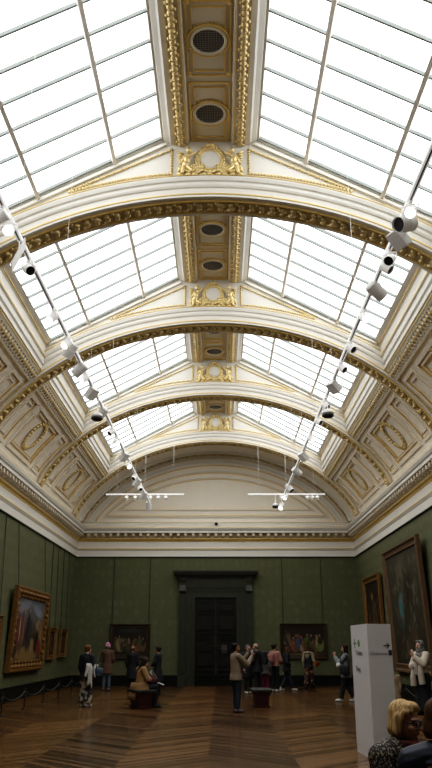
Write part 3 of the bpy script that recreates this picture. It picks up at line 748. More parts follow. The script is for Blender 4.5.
def leafband(g, Yc, wid, a=RA, b=RB, off=-.02, step=.21):
    """running leaf-and-scroll enrichment on the underside of an arch"""
    L = 0; t = 0.02
    i = 0
    while t < PI - .02:
        p, n = ell(a, b, t, off); dt = step / (epos(a, b, t + .01) - epos(a, b, t)).length * .01
        tan = (epos(a, b, t + .01) - epos(a, b, t)).normalized()
        rot = Matrix((tan, Vector((0, 1, 0)), n)).transposed()
        s = 1 if i % 2 else -1
        r2 = Matrix.Rotation(.6 * s, 3, 'Z')
        q = .7 + .6 * random.random()
        g.blob(p + Vector((0, Yc, 0)) + Vector((0, s * wid * .16, 0)), (.10 * q, .06 * q, .045), rot=rot @ r2)
        g.blob(p + Vector((0, Yc, 0)) + Vector((0, -s * wid * .22, 0)), (.06, .075, .04), rot=rot @ r2)
        g.blob(p + Vector((0, Yc, 0)) + tan * .09 + Vector((0, s * wid * .36, 0)), (.05, .04, .035), rot=rot)
        t += dt; i += 1
def arcsweep(g, Y, prof, a=RA, b=RB, t0=0.0, t1=PI, n=72, mi=0):
    """profile (outward offset, y offset) along an ellipse"""
    fr = []
    for k in range(n + 1):
        p, nn = ell(a, b, t0 + (t1 - t0) * k / n); fr.append((p + Vector((0, Y, 0)), nn, Vector((0, 1, 0))))
    g.sweep(fr, prof, mi)
def beadline(g, pts, r=.033, step=.062):
    for a, b in zip(pts[:-1], pts[1:]):
        a, b = Vector(a), Vector(b); n = max(1, int((b - a).length / step))
        for k in range(n): g.blob(a + (b - a) * (k / n), (r, r * .9, r))
def bar(g, a, b, w, up=Vector((0, 0, 1)), mi=0, h=None):
    """square bar between two points"""
    a, b = Vector(a), Vector(b); d = (b - a).normalized(); s = d.cross(up).normalized(); u = s.cross(d); h = h or w
    g.loft([[p + s * x * w / 2 + u * y * h / 2 for x, y in ((-1, -1), (1, -1), (1, 1), (-1, 1))] for p in (a, b)], mi)
DEP = .60
def make_rib(idx, Y):
    g = G(); n = 72; yf, yb = Y - .06, Y + DEP - .06
    low = [ell(RA, RB, PI * k / n)[0] for k in range(n + 1)]
    def ztop(x):
        x = abs(x)
        return RZ + .02 if x < RX else (RZ - SL * (x - RX) if x < GX else GZ)
    for k in range(n):
        a, b = low[k], low[k + 1]
        for y in (yf, yb):
            g.quad((a.x, y, a.z), (b.x, y, b.z), (b.x, y, max(ztop(b.x), b.z)), (a.x, y, max(ztop(a.x), a.z)), 0)
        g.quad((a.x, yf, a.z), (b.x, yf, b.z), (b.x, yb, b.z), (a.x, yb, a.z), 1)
        g.quad((a.x, yf, ztop(a.x)), (b.x, yf, ztop(b.x)), (b.x, yb, ztop(b.x)), (a.x, yb, ztop(a.x)), 0)
    # archivolt mouldings on the front face
    for yy, sg in ((yf, -1), (yb, 1)):
        arcsweep(g, yy, [(.0, 0), (.0, sg * .05), (.05, sg * .05), (.06, sg * .035), (.20, sg * .035), (.22, sg * .06), (.26, sg * .075), (.29, sg * .075), (.31, sg * .05), (.34, sg * .05), (.36, sg * .085), (.42, sg * .10), (.45, sg * .10), (.47, sg * .06), (.49, 0)])
        if sg > 0: break
    rib = g.build('trim_%d' % (idx + 2), [M['cream'], M['tan']], kind=ST)
    g = G()
    arcsweep(g, yf, [(.045, -.052), (.055, -.062), (.075, -.062), (.085, -.04)])
    arcsweep(g, yf, [(.455, -.10), (.465, -.112), (.485, -.10), (.49, -.06)])
    for y in (yf + .10, yb - .10): arcsweep(g, y, [(0, -.02), (-.03, -.015), (-.03, .015), (0, .02)])
    g.build('gilt_line', M['goldline'], rib)
    if Y > 5:
        g = G(); leafband(g, Y + DEP / 2 - .06, DEP - .24); g.build('leaf_band', M['goldsoft'], rib, True)
        g = G(); arcsweep(g, yf + .12, [(-.004, 0), (-.004, DEP - .24)]); g.build('band_ground', M['golddark'], rib)
        for sx in (-1, 1):
            g = G()
            for q, r in ((.0, .11), (.10, .08), (.19, .05)): g.blob((sx * (RA - .02), Y + .24, Z0 + .12 - q), (r, r * 1.5, r))
            g.build('drop', M['gold'], rib, True)
    if 10 < Y:
        for sx in (-1, 1):
            g = G(); T = [(sx * .78, 11.10), (sx * .78, 10.60)]
            def oz(x): return ez(RA, RB, x) + .57 + .02 * abs(x)
            low = [(sx * x, oz(x)) for x in [.78 + (2.86 - .78) * k / 8 for k in range(9)]]
            tip = (sx * 2.86, oz(2.86))
            pts = [(x, yf - .02, z) for x, z in [(sx * .78, 11.12), (sx * .78, oz(.78))]]
            beadline(g, pts); beadline(g, [(x, yf - .02, z) for x, z in low]); beadline(g, [(sx * .78, yf - .02, 11.12), (sx * 2.86, yf - .02, oz(2.86) + .02)])
            g.build('bead_triangle', M['gold'], rib, True)
        # moulding under the glass
        g = G()
        for sx in (-1, 1): bar(g, (sx * GX, yf - .03, GZ - .13), (sx * .9, yf - .03, RZ - .17), .06, Vector((0, 1, 0)), 0)
        g.build('sill_moulding', M['cream'], rib)
    return rib
for i, y in enumerate(RIBS): make_rib(i, y)

# arch on the end wall
g = G(); yf = YB - .42
arcsweep(g, yf, [(.35, 0), (.0, 0), (.0, .42)], CA - .14, CB - .11)
arcsweep(g, YB, [(-.0, -.1), (-.10, -.10), (-.13, -.07), (-.30, -.06), (-.32, -.03), (-.45, -.03), (-.48, 0)], CA - .14, CB - .11)
wr = g.build('trim_9', M['cream'], kind=ST)
g = G(); leafband(g, yf + .18, .26, CA - .14, CB - .11); g.build('leaf_band', M['goldsoft'], wr, True)
g = G(); arcsweep(g, yf + .04, [(-.004, 0), (-.004, .28)], CA - .14, CB - .11); g.build('band_ground', M['golddark'], wr)
g = G(); arcsweep(g, YB, [(-.12, -.10), (-.14, -.085), (-.15, -.06)], CA - .14, CB - .11); arcsweep(g, YB, [(-.44, -.04), (-.47, -.04), (-.48, 0)], CA - .14, CB - .11); g.build('gilt_line', M['goldline'], wr)
# lunette panel mouldings
def lunette(off, zb, w, d, m, name, par):
    a, b = CA - .14 - off, CB - .11 - off
    t0 = 0
    while epos(a, b, t0).z < zb: t0 += .002; g = G()
    arcsweep(g, YB, [(-w, 0), (-w, -d), (0, -d), (0, 0)], a, b, t0, PI - t0)
    xe = epos(a, b, t0).x
    g.box((0, YB - d / 2, zb + w / 2), (2 * xe, d, w)); g.build(name, m, par)
lunette(.72, 7.10, .05, .05, M['cream'], 'panel_moulding', wr); lunette(.80, 7.17, .03, .035, M['goldline'], 'gilt_line', wr); lunette(1.02, 7.42, .05, .05, M['cream'], 'panel_moulding', wr); lunette(1.10, 7.47, .025, .03, M['goldline'], 'gilt_line', wr)
# picture-side vault surfaces
TH1 = et(CA, CB, 4.93)
def cove_pt(sx, f, y, off=0.0):
    p, n = ell(CA, CB, TH1 * f, -off); return Vector((sx * p.x, y, p.z))
BAYS = [(RIBS[i] + DEP - .06, RIBS[i + 1] - .06) for i in range(5)]
g = G()
for y0, y1 in BAYS:
    for sx in (-1, 1):
        rows = [[cove_pt(sx, k / 14, y) for y in (y0 - .02, y1 + .02)] for k in range(15)]
        for k in range(14): g.quad(rows[k][0], rows[k][1], rows[k + 1][1], rows[k + 1][0])
for y0, y1 in ((YF, RIBS[0]), (RIBS[-1] + DEP - .08, YB)):
    for k in range(48):
        a, b = ell(CA, CB, PI * k / 48)[0], ell(CA, CB, PI * (k + 1) / 48)[0]
        g.quad((a.x, y0, a.z), (b.x, y0, b.z), (b.x, y1, b.z), (a.x, y1, a.z))
ceil = g.build('ceiling', M['cove'], kind=ST)

def cove_frame(g, sx, f0, f1, y0, y1, w, d):
    """raised rectangular moulding lying on the curved cove"""
    n = 10; fw = w / 1.95
    for ya, yb_ in ((y0, y0 + w), (y1 - w, y1)):
        for k in range(n):
            fa, fb = f0 + (f1 - f0) * k / n, f0 + (f1 - f0) * (k + 1) / n
            A = [cove_pt(sx, fa, ya), cove_pt(sx, fa, ya, d), cove_pt(sx, fa, yb_, d), cove_pt(sx, fa, yb_)]
            B = [cove_pt(sx, fb, ya), cove_pt(sx, fb, ya, d), cove_pt(sx, fb, yb_, d), cove_pt(sx, fb, yb_)]
            for j in range(3): g.quad(A[j], A[j + 1], B[j + 1], B[j])
    for fa, fb in ((f0, f0 + fw), (f1 - fw, f1)):
        A = [cove_pt(sx, fa, y0), cove_pt(sx, fa, y0, d), cove_pt(sx, fb, y0, d), cove_pt(sx, fb, y0)]
        B = [cove_pt(sx, fa, y1), cove_pt(sx, fa, y1, d), cove_pt(sx, fb, y1, d), cove_pt(sx, fb, y1)]
        for j in range(3): g.quad(A[j], A[j + 1], B[j + 1], B[j])
def wreath_mesh():
    g = G()
    for k in range(26):
        t = 2 * PI * k / 26; c = Vector((.47 * math.cos(t), .48 * math.sin(t), .03))
        ang = math.atan2(.52 * math.cos(t), -.47 * math.sin(t)); rot = Matrix.Rotation(ang, 3, 'Z')
        for s in (-1, 1): g.blob(c + rot @ Vector((0, .038 * s, .01)), (.075, .040, .032), rot=rot @ Matrix.Rotation(.5 * s, 3, 'Z'))
        g.blob(c + Vector((0, 0, .03)), .028)
    return g
def bow_mesh():
    g = G()
    for s in (-1, 1):
        g.blob((.15 * s, .58, .04), (.14, .07, .05), rot=Matrix.Rotation(.5 * s, 3, 'Z')); g.cap((0, .54, .03), (.20 * s, .42, .03), .025, .02); g.cap((.1 * s, .60, .03), (.24 * s, .66, .02), .025, .015)
    g.blob((0, .55, .05), .05); return g
wreath0 = None
tn = 10
for bi, (y0, y1) in enumerate(BAYS):
    if y1 < 12: continue
    for sx in (-1, 1):
        L = y1 - y0; yc = (y0 + y1) / 2
        g = G(); gg = G()
        for a, b in ((.28, 1.16), (L - 1.16, L - .28)):
            cove_frame(g, sx, .07, .90, y0 + a, y0 + b, .07, .05); cove_frame(gg, sx, .10, .87, y0 + a + .07, y0 + b - .07, .026, .045); cove_frame(g, sx, .17, .80, y0 + a + .17, y0 + b - .17, .05, .035)
        cove_frame(g, sx, .07, .90, y0 + 1.45, y1 - 1.45, .09, .06); cove_frame(gg, sx, .11, .865, y0 + 1.54, y1 - 1.54, .032, .05); cove_frame(g, sx, .155, .82, y0 + 1.68, y1 - 1.68, .05, .04); cove_frame(gg, sx, .178, .797, y0 + 1.73, y1 - 1.73, .026, .045)
        o = g.build('trim_%d' % tn, M['cove'], kind=ST); gg.build('gilt_line', M['goldline'], o); tn += 1
        if bi >= 2:
            f = .50; p = cove_pt(sx, f, yc, .01); _, nn = ell(CA, CB, TH1 * f); nrm = Vector((-sx * nn.x, 0, -nn.z))
            tang = (cove_pt(sx, f + .02, yc) - cove_pt(sx, f - .02, yc)).normalized()
            side = tang.cross(nrm).normalized(); rot = Matrix((side, tang, nrm)).transposed().to_euler()
            lab = 'gilded oval leaf wreath with bow on the %s cove, %s' % ('left' if sx < 0 else 'right', {2: 'bay nearest the viewer', 3: 'second bay from the end wall', 4: 'bay nearest the end wall'}[bi])
            if wreath0 is None:
                wreath0 = thing('gilded_wreath', lab, 'wreath', p, 0, 'gilded wreaths on the coves'); wreath_mesh().build('leaf_ring', M['gold'], wreath0, True); bow_mesh().build('bow', M['gold'], wreath0, True); w = wreath0
            else: w = dup(wreath0, p, 0, lab)
            w.rotation_euler = rot

# longitudinal beams, ridge soffit and skylights per bay
def make_bay(bi, y0, y1):
    global tn
    vis = y1 > 12
    for sx in (-1, 1):
        g = G()
        prof = [(4.97, 8.38), (4.95, 8.31), (4.91, 8.31), (4.65, 8.56), (4.65, 8.60), (4.60, 8.62), (4.60, 8.74), (4.56, 8.78), (4.56, 8.94), (4.53, 8.96), (4.53, 9.03), (4.55, 9.05), (4.55, 9.30), (4.52, 9.33), (4.52, 9.37), (4.47, 9.41), (4.42, 9.44), (4.42, 9.50)]
        for (xa, za), (xb, zb) in zip(prof[:-1], prof[1:]): g.quad((sx * xa, y0 - .03, za), (sx * xa, y1 + .03, za), (sx * xb, y1 + .03, zb), (sx * xb, y0 - .03, zb))
        for yy in (y0 - .03, y1 + .03):
            vv = [(sx * x, yy, z) for x, z in prof] + [(sx * 4.45, yy, 9.75), (sx * 4.97, yy, 9.75)]; g.add(vv, [tuple(range(len(vv)))])
        o = g.build('trim_%d' % tn, M['cream'], kind=ST); tn += 1
        if vis:
            g = G()
            for x, z in ((4.535, 8.995), (4.51, 9.35), (4.65, 8.58), (4.93, 8.32)): g.box((sx * x, (y0 + y1) / 2, z), (.035, y1 - y0, .035))
            g.build('gilt_line', M['goldline'], o)
            g = G(); k = 0; y = y0 + .1
            while y < y1 - .05:
                rr = Matrix.Rotation(sx * .765, 3, 'Y'); g.blob((sx * 4.775, y, 8.43), (.085, .06, .045), rot=rr); g.blob((sx * 4.85, y + .10, 8.365), (.035, .03, .03), rot=rr); g.blob((sx * 4.70, y + .10, 8.505), (.035, .03, .03), rot=rr); y += .20
            g.build('leaf_band', M['goldsoft'], o, True)
    # ridge soffit
    g = G(); zz = RZ - .16
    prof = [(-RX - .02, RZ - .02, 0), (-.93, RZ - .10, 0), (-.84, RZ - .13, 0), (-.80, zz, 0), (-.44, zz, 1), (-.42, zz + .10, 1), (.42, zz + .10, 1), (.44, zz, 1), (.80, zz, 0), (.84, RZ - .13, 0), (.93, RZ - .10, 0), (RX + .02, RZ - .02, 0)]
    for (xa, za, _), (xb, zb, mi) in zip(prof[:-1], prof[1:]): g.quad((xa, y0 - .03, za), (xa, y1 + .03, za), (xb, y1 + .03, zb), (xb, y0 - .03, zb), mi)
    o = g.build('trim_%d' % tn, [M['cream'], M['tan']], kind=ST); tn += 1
    if vis:
        g = G()
        for sx in (-1, 1):
            y = y0 + .08; k = 0
            while y < y1 - .03:
                g.blob((sx * .60, y, zz - .03), (.070, .075, .06), rot=Matrix.Rotation(.5 * (-1) ** k, 3, 'Z')); g.blob((sx * .60 + .06 * (-1) ** k, y + .06, zz - .02), (.045, .045, .04)); y += .125; k += 1
        g.build('leaf_garland', M['goldsoft'], o, True)
        g = G()
        for sx in (-1, 1):
            for x, z in ((.70, zz - .006), (.48, zz - .006)): g.box((sx * x, (y0 + y1) / 2, z), (.018, y1 - y0, .016))
        for k in range(3):
            yc = y1 - .86 - k * 1.87
            for dx, hy, w in ((.37, .84, .024), (.28, .72, .018)):
                for s in (-1, 1): g.box((dx * s, yc, zz + .085), (w, 2 * hy, .03)); g.box((0, yc + s * hy, zz + .085), (2 * dx, w, .03))
            for sx in (-1, 1):
                for sy in (-1, 1): g.blob((.35 * sx, yc + .80 * sy, zz + .08), (.05, .05, .02))
        g.build('gilt_panel', M['goldline'], o)
    # skylights
    for sx in (-1, 1):
        n = 9; wn = (bi * 2 + (1 if sx > 0 else 0)) + 1
        g = G(); g.quad((sx * (GX + .03), y0, GZ - .0164), (sx * (GX + .03), y1, GZ - .0164), (sx * (RX - .03), y1, RZ + .0164), (sx * (RX - .03), y0, RZ + .0164))
        o = g.build('window_%d' % wn, M['sky'], kind=ST)
        up = Vector((sx * SL, 0, 1)).normalized()
        def P_(x, y, d=0): return Vector((sx * x, y, RZ - SL * (x - RX))) - up * d
        g = G()
        k = 0; y = y1 - .09
        while y > y0 + .05:
            a, b = P_(GX, y, .03), P_(RX, y, .03); bar(g, a, b, .036, up, 0, .07); y -= .655
        g.build('glazing_bars', M['bar'], o)
        for x in (1.97, 3.45):
            g = G(); bar(g, P_(x, y0, .075), P_(x, y1, .075), .075, up, 0, .12); g.build('purlin', M['purlin'], o)
        g = G()
        for x in (GX - .02, RX + .02): bar(g, P_(x, y0, .03), P_(x, y1, .03), .07, up, 0, .08)
        for y in (y0 + .02, y1 - .02): bar(g, P_(GX, y, .03), P_(RX, y, .03), .06, up, 0, .09)
        g.build('frame', M['cream'], o)
for bi, (y0, y1) in enumerate(BAYS): make_bay(bi, y0, y1)

# vents in the ridge soffit
vent0 = None
order = ['nearest the viewer, large', 'second from the viewer', 'third from the viewer', 'fourth from the viewer', 'fifth from the viewer', 'sixth from the viewer', 'seventh from the viewer', 'farthest from the viewer']
k = 0
for bi in (1, 2, 3, 4):
    y1 = BAYS[bi][1]
    for j in (1, 0):
        yc = y1 - .86 - j * 1.87; lab = 'round dark iron ceiling vent in gilded surround, ' + order[k]; k += 1
        zc = RZ - .16 + .10
        if vent0 is None:
            vent0 = thing('ceiling_vent', lab, 'vent', (0, yc, zc), 0, 'round vents in the ridge soffit')
            g = G(); g.torus((0, 0, -.025), .298, .034, seg=36, ss=8); g.build('rim', M['tan'], vent0, True)
            g = G(); g.torus((0, 0, -.03), .355, .018, seg=36, ss=6); 
            for q in range(40): g.blob((.385 * math.cos(q * PI / 20), .385 * math.sin(q * PI / 20), -.015), .018)
            g.build('gilt_ring', M['goldline'], vent0, True)
            g = G(); g.lathe([(.001, -.012), (.27, -.012), (.27, -.018), (.001, -.018)], seg=32)
            for q in range(-5, 6):
                h = math.sqrt(.26 ** 2 - (q * .047) ** 2); g.box((q * .047, 0, -.03), (.012, 2 * h, .02), 1); g.box((0, q * .047, -.03), (2 * h, .008, .015), 1)
            g.build('grille', [M['vent'], M['ventbar']], vent0)
        else: dup(vent0, (0, yc, zc), 0, lab)

# cartouches over the arches
def make_cartouche(Y, lab):
    t = thing('gilded_cartouche', lab, 'cartouche', (0, Y - .06, 10.46), 0, 'gilded cartouches over the arches')
    RX90 = Euler((PI / 2, 0, 0)).to_matrix()
    g = G(); g.blob((0, -.03, .40), (.215, .05, .225), sub=3); g.build('medallion', M['cream'], t, True)
    g = G(); g.torus((0, -.04, .40), .225, .03, RX90)
    for k in range(22):
        a = 2 * PI * k / 22; c = Vector((.275 * math.cos(a), -.05, .40 + .285 * math.sin(a))); rot = Matrix.Rotation(-a, 3, 'Y')
        for s in (-1, 1): g.blob(c, (.035, .03, .065), rot=rot @ Matrix.Rotation(.6 * s, 3, 'Y'))
    g.blob((0, -.07, .73), (.09, .05, .06))
    for s in (-1, 1): g.blob((.08 * s, -.06, .71), (.08, .04, .04), rot=Matrix.Rotation(.5 * s, 3, 'Y'))
    g.build('laurel_ring', M['gold'], t, True)
    for s in (-1, 1):
        g = G()
        g.blob((.47 * s, -.09, .36), (.075, .075, .115), sub=2); g.blob((.49 * s, -.09, .24), (.085, .075, .09), sub=2); g.blob((.43 * s, -.12, .56), (.062, .062, .068), sub=2)
        g.cap((.42 * s, -.12, .43), (.31 * s, -.12, .52), .035, .025); g.cap((.51 * s, -.11, .43), (.58 * s, -.10, .30), .035, .025)
        g.cap((.46 * s, -.10, .20), (.36 * s, -.13, .09), .05, .035); g.cap((.52 * s, -.10, .20), (.56 * s, -.12, .05), .05, .032)
        pu = g.build('putto', M['gold'], t, True)
        g = G()
        for k in range(5): g.blob((.60 * s, -.05, .56 - .06 * k), (.10 - .012 * k, .02, .028), rot=Matrix.Rotation(-.5 * s + .12 * k * s, 3, 'Y'))
        g.build('wing', M['gold'], pu, True)
    g = G()
    for k in range(9):
        x = -.60 + .15 * k; g.blob((x, -.07, .03), (.085, .05, .045), rot=Matrix.Rotation(.4 * (-1) ** k, 3, 'Y'))
    for s in (-1, 1):
        for j, (x, z) in enumerate(((.20, .12), (.28, .17), (.24, .08), (.36, .10), (.62, .12), (.58, .20))): g.blob((x * s, -.07, z), (.06, .04, .03), rot=Matrix.Rotation(.7 * s * (-1) ** j, 3, 'Y'))
        for j in range(7):
            a = .25 + .22 * j; L = .30 - .012 * j
            for q in (.45, .75, 1.0): g.blob((s * (.16 + L * q * math.cos(a)), -.06 - .03 * q, .05 + L * q * math.sin(a) * .9), (.065 * (1.2 - .5 * q), .03, .032), rot=Matrix.Rotation(-s * a, 3, 'Y'))
        for j in range(4): g.blob((s * (.40 + .07 * j), -.08, .09 + .02 * j), (.07, .04, .05), rot=Matrix.Rotation(-s * (.3 + .3 * j), 3, 'Y'))
    g.build('scroll_base', M['gold'], t, True)
    return t
c0 = None
for Y, w in zip(RIBS[2:], ('first arch, nearest the viewer', 'second arch from the viewer', 'third arch from the viewer', 'fourth arch, next to the end wall')):
    lab = 'gilded cartouche with two winged cherubs on the ' + w
    if c0 is None: c0 = make_cartouche(Y, lab)
    else: dup(c0, (0, Y - .06, 10.46), 0, lab)
# ------------------------------------------------------------------ door
g = G()
d0 = thing('door_1', 'door', 'door', (0, YB, 0)); del d0['label']; del d0['category']; d0['kind'] = ST
def dbox(g, x0, x1, z0, z1, p0, p1, mi=0): g.box(((x0 + x1) / 2, -(p0 + p1) / 2, (z0 + z1) / 2), (x1 - x0, p1 - p0, z1 - z0), mi)
g = G()
for s in (-1, 1):
    a, b = sorted((s * 1.02, s * 1.30)); dbox(g, a, b, 0, 3.98, 0, .13); a, b = sorted((s * .90, s * 1.02)); dbox(g, a, b, 0, 3.72, 0, .17)
dbox(g, -1.02, 1.02, 3.72, 3.98, 0, .13); dbox(g, -.90, .90, 3.60, 3.72, 0, .17); dbox(g, -1.2, 1.2, 3.86, 3.95, 0, .16)
g.build('architrave', M['surround'], d0)
for s in (-1, 1):
    g = G(); a, b = sorted((s * 1.30, s * 1.60)); dbox(g, a, b, 0, 4.40, 0, .20); dbox(g, a - .03, b + .03, 0, .42, 0, .24)
    a2, b2 = a + .05, b - .05; dbox(g, a2, b2, .55, 3.70, .2, .225); g.build('pilaster', M['surround'], d0)
    g = G(); c = s * 1.45
    prof = [(0, 3.78), (.25, 3.80), (.28, 3.90), (.25, 4.02), (.23, 4.12), (.24, 4.24), (.28, 4.34), (.28, 4.42), (0, 4.42)]
    g.loft([[Vector((c + x, -p, z)) for p, z in prof] for x in (-.13, .13)]); g.cyl((c - .14, -.22, 3.88), (c + .14, -.22, 3.88), .075); g.cyl((c - .14, -.22, 4.33), (c + .14, -.22, 4.33), .06); g.build('console_bracket', M['surround'], d0)
g = G(); dbox(g, -1.62, 1.62, 3.98, 4.44, 0, .18); dbox(g, -1.25, 1.25, 4.06, 4.36, .18, .20); g.build('frieze', M['surround'], d0)
g = G()
for z0, z1, hw, p in ((4.44, 4.50, 1.66, .24), (4.50, 4.57, 1.72, .32), (4.57, 4.66, 1.82, .44), (4.66, 4.72, 1.87, .50)): dbox(g, -hw, hw, z0, z1, 0, p)
g.build('hood', M['surround'], d0)
for s in (-1, 1):
    a, b = sorted((s * .012, s * .90)); g = G(); dbox(g, a, b, .01, 3.60, 0, .05); lf = g.build('door_leaf', M['door'], d0)
    g = G()
    for z0, z1 in ((.25, .62), (.78, 1.42), (1.86, 2.10), (2.25, 2.95), (3.05, 3.42)):
        for w, p in ((.10, .11), (.15, .08)):
            x0, x1 = a + w, b - w; zz0, zz1 = z0 + (w - .10), z1 - (w - .10); t = .025
            dbox(g, x0, x1, zz0, zz0 + t, .05, p); dbox(g, x0, x1, zz1 - t, zz1, .05, p); dbox(g, x0, x0 + t, zz0, zz1, .05, p); dbox(g, x1 - t, x1, zz0, zz1, .05, p)
    g.build('raised_panel', M['door'], lf)
    g = G(); g.blob((s * .08, -.10, 1.55), .035, sub=2); g.cyl((s * .08, -.05, 1.55), (s * .08, -.10, 1.55), .015); g.build('door_knob', M['framedim'], lf, True)
g = G(); g.box((0, 0, 0), (.24, .012, .34)); o = g.build('door_notice', mat('notice_paper', (.05, .05, .045), .7)); o.location = (.36, YB - .094, 1.48); tag(o, 'small pale notice fixed to the right leaf of the dark double door', 'notice')

# ------------------------------------------------------------------ paintings
CANVAS = None
def canvas_mat():
    m, nt, b = new_mat('oil_canvas'); at = nt.nodes.new('ShaderNodeAttribute'); at.attribute_name = 'Col'
    nz = nt.nodes.new('ShaderNodeTexNoise'); nz.inputs['Scale'].default_value = 14; tc = nt.nodes.new('ShaderNodeTexCoord'); nt.links.new(tc.outputs['Object'], nz.inputs['Vector'])
    mp = nt.nodes.new('ShaderNodeMapRange'); mp.inputs['To Min'].default_value = .6; mp.inputs['To Max'].default_value = 1.35; nt.links.new(nz.outputs['Fac'], mp.inputs['Value'])
    mx = nt.nodes.new('ShaderNodeVectorMath'); mx.operation = 'SCALE'; nt.links.new(at.outputs['Color'], mx.inputs[0]); nt.links.new(mp.outputs['Result'], mx.inputs['Scale'])
    nt.links.new(mx.outputs[0], b.inputs['Base Color']); b.inputs['Roughness'].default_value = .5; b.inputs['Specular IOR Level'].default_value = .3
    return m
M['canvas'] = canvas_mat()
def canvas(w, h, x0, z0, y, bg, shapes, parent, nx=90):
    """bg(u, v) -> colour; shapes: (u, v, ru, rv, angle, colour, softness)"""
    nz = max(8, int(nx * h / w)); g = G(); cols = []
    for j in range(nz + 1):
        for i in range(nx + 1):
            u, v = i / nx, j / nz; c = list(bg(u, v))
            for su, sv, ru, rv, an, col, so in shapes:
                dx, dy = (u - su) * w, (v - sv) * h
                a = dx * math.cos(an) + dy * math.sin(an); b = -dx * math.sin(an) + dy * math.cos(an)
                d = math.hypot(a / (ru * w), b / (rv * h)); k = max(0, min(1, (1 - d) / so))
                if k > 0: c = [p * (1 - k) + q * k for p, q in zip(c, col)]
            cols.append((*c, 1)); g.v.append((x0 + u * w, y, z0 + v * h))
    for j in range(nz):
        for i in range(nx): a = j * (nx + 1) + i; g.f.append((a, a + 1, a + nx + 2, a + nx + 1)); g.m.append(0)
    o = g.build('canvas', M['canvas'], parent)
    ca = o.data.color_attributes.new('Col', 'FLOAT_COLOR', 'POINT')
    ca.data.foreach_set('color', [x for c in cols for x in c])
    return o
def figures(rng, n, u0, u1, v0, h, cols, skin=(.20, .12, .07)):
    S = []
    for k in range(n):
        u = u0 + (u1 - u0) * (k + rng.uniform(.2, .8)) / n; hh = h * rng.uniform(.8, 1.15); w = hh * rng.uniform(.16, .26); c = rng.choice(cols)
        S.append((u, v0 + hh * .42, w, hh * .5, rng.uniform(-.15, .15), tuple(x * 2.0 for x in c), .18)); S.append((u + rng.uniform(-.02, .02), v0 + hh * .65, w * .6, hh * .25, rng.uniform(-.5, .5), tuple(x * rng.uniform(.5, 1.6) for x in rng.choice(cols)), .25))
        S.append((u + rng.uniform(-.02, .02), v0 + hh * .98, .028, .05, 0, skin, .3))
        S.append((u + w * rng.choice((-1, 1)) * .9, v0 + hh * .55, .02, .09, rng.uniform(-.8, .8), skin, .5))
    return S
def painting(label, w, h, fw, loc, rz, bg, shapes, fm, depth=.10, rx=0, chains=(), ornate=False, group=None):
    t = thing('painting', label, 'painting', loc, rz, group, rx)
    g = G(); prof = [(0, 0), (0, -depth * .75), (fw * .10, -depth), (fw * .28, -depth * .95), (fw * .40, -depth * .62), (fw * .70, -depth * .55), (fw * .80, -depth * .72), (fw * .90, -depth * .70), (fw, -depth * .35)]
    C = [(-w / 2, 0, 1, 1), (w / 2, 0, -1, 1), (w / 2, h, -1, -1), (-w / 2, h, 1, -1)]
    rings = [[Vector((x + a * sx, b, z + a * sz)) for a, b in prof] for x, z, sx, sz in C]
    for i in range(4):
        A, B = rings[i], rings[(i + 1) % 4]
        for j in range(len(prof) - 1): g.quad(A[j], A[j + 1], B[j + 1], B[j])
    if ornate:
        rng = random.Random(3)
        for i in range(4):
            x0, z0, sx, sz = C[i]; x1, z1, tx, tz = C[(i + 1) % 4]
            a = Vector((x0 + sx * fw * .5, -depth * .75, z0 + sz * fw * .5)); b = Vector((x1 + tx * fw * .5, -depth * .75, z1 + tz * fw * .5)); n = int((b - a).length / .20)
            for k in range(n):
                c = a + (b - a) * (k / n); g.blob(c, (fw * .30, .05, fw * .22), rot=Matrix.Rotation(.7 * (-1) ** k + (PI / 2 if i % 2 else 0), 3, 'Y')); 
                o = Vector(((x1 - x0), 0, (z1 - z0))).normalized().cross(Vector((0, 1, 0))); g.blob(c + o * fw * .42 * (-1) ** k, (.05, .04, .05)); g.blob(c - o * fw * .40, (.04, .03, .04))
    fr = g.build('frame', fm, t, False)
    canvas(w - 2 * fw, h - 2 * fw, -w / 2 + fw, fw, -depth * .36, bg, shapes, t)
    bpy.context.view_layer.update(); inv = t.matrix_world.inverted()
    for cx in chains:
        g = G(); a = Vector((cx, -.02, h)); wa = t.matrix_world @ a
        wb = Vector((wa.x, wa.y, 5.40))
        if abs(wa.x) > 5: wb.x = math.copysign(W - .015, wa.x)
        else: wb.y = YB - .015
        g.cyl(a, inv @ wb, .014, seg=6); g.build('chain', M['chain'], t)
    return t
rg = random.Random(11)
dk = [(.020, .012, .008), (.035, .018, .010), (.05, .03, .014), (.03, .026, .014)]
# back wall, left: dim crowd
S = figures(rg, 9, .03, .97, .12, .52, dk + [(.10, .08, .04), (.06, .065, .03), (.09, .04, .02)], (.15, .10, .06)) + [(.47, .50, .05, .14, .1, (.22, .12, .08), .5), (.30, .55, .03, .12, .4, (.15, .11, .03), .5), (.5, .95, .5, .18, 0, (.035, .038, .03), .8)]
painting('dark crowded figure painting in dull gilt frame on back wall, left of door', 1.74, 1.42, .17, (-3.70, YB - .012, 1.08), 0, lambda u, v: (.022, .017, .011), S, M['framedim'], chains=(-.80, .80))
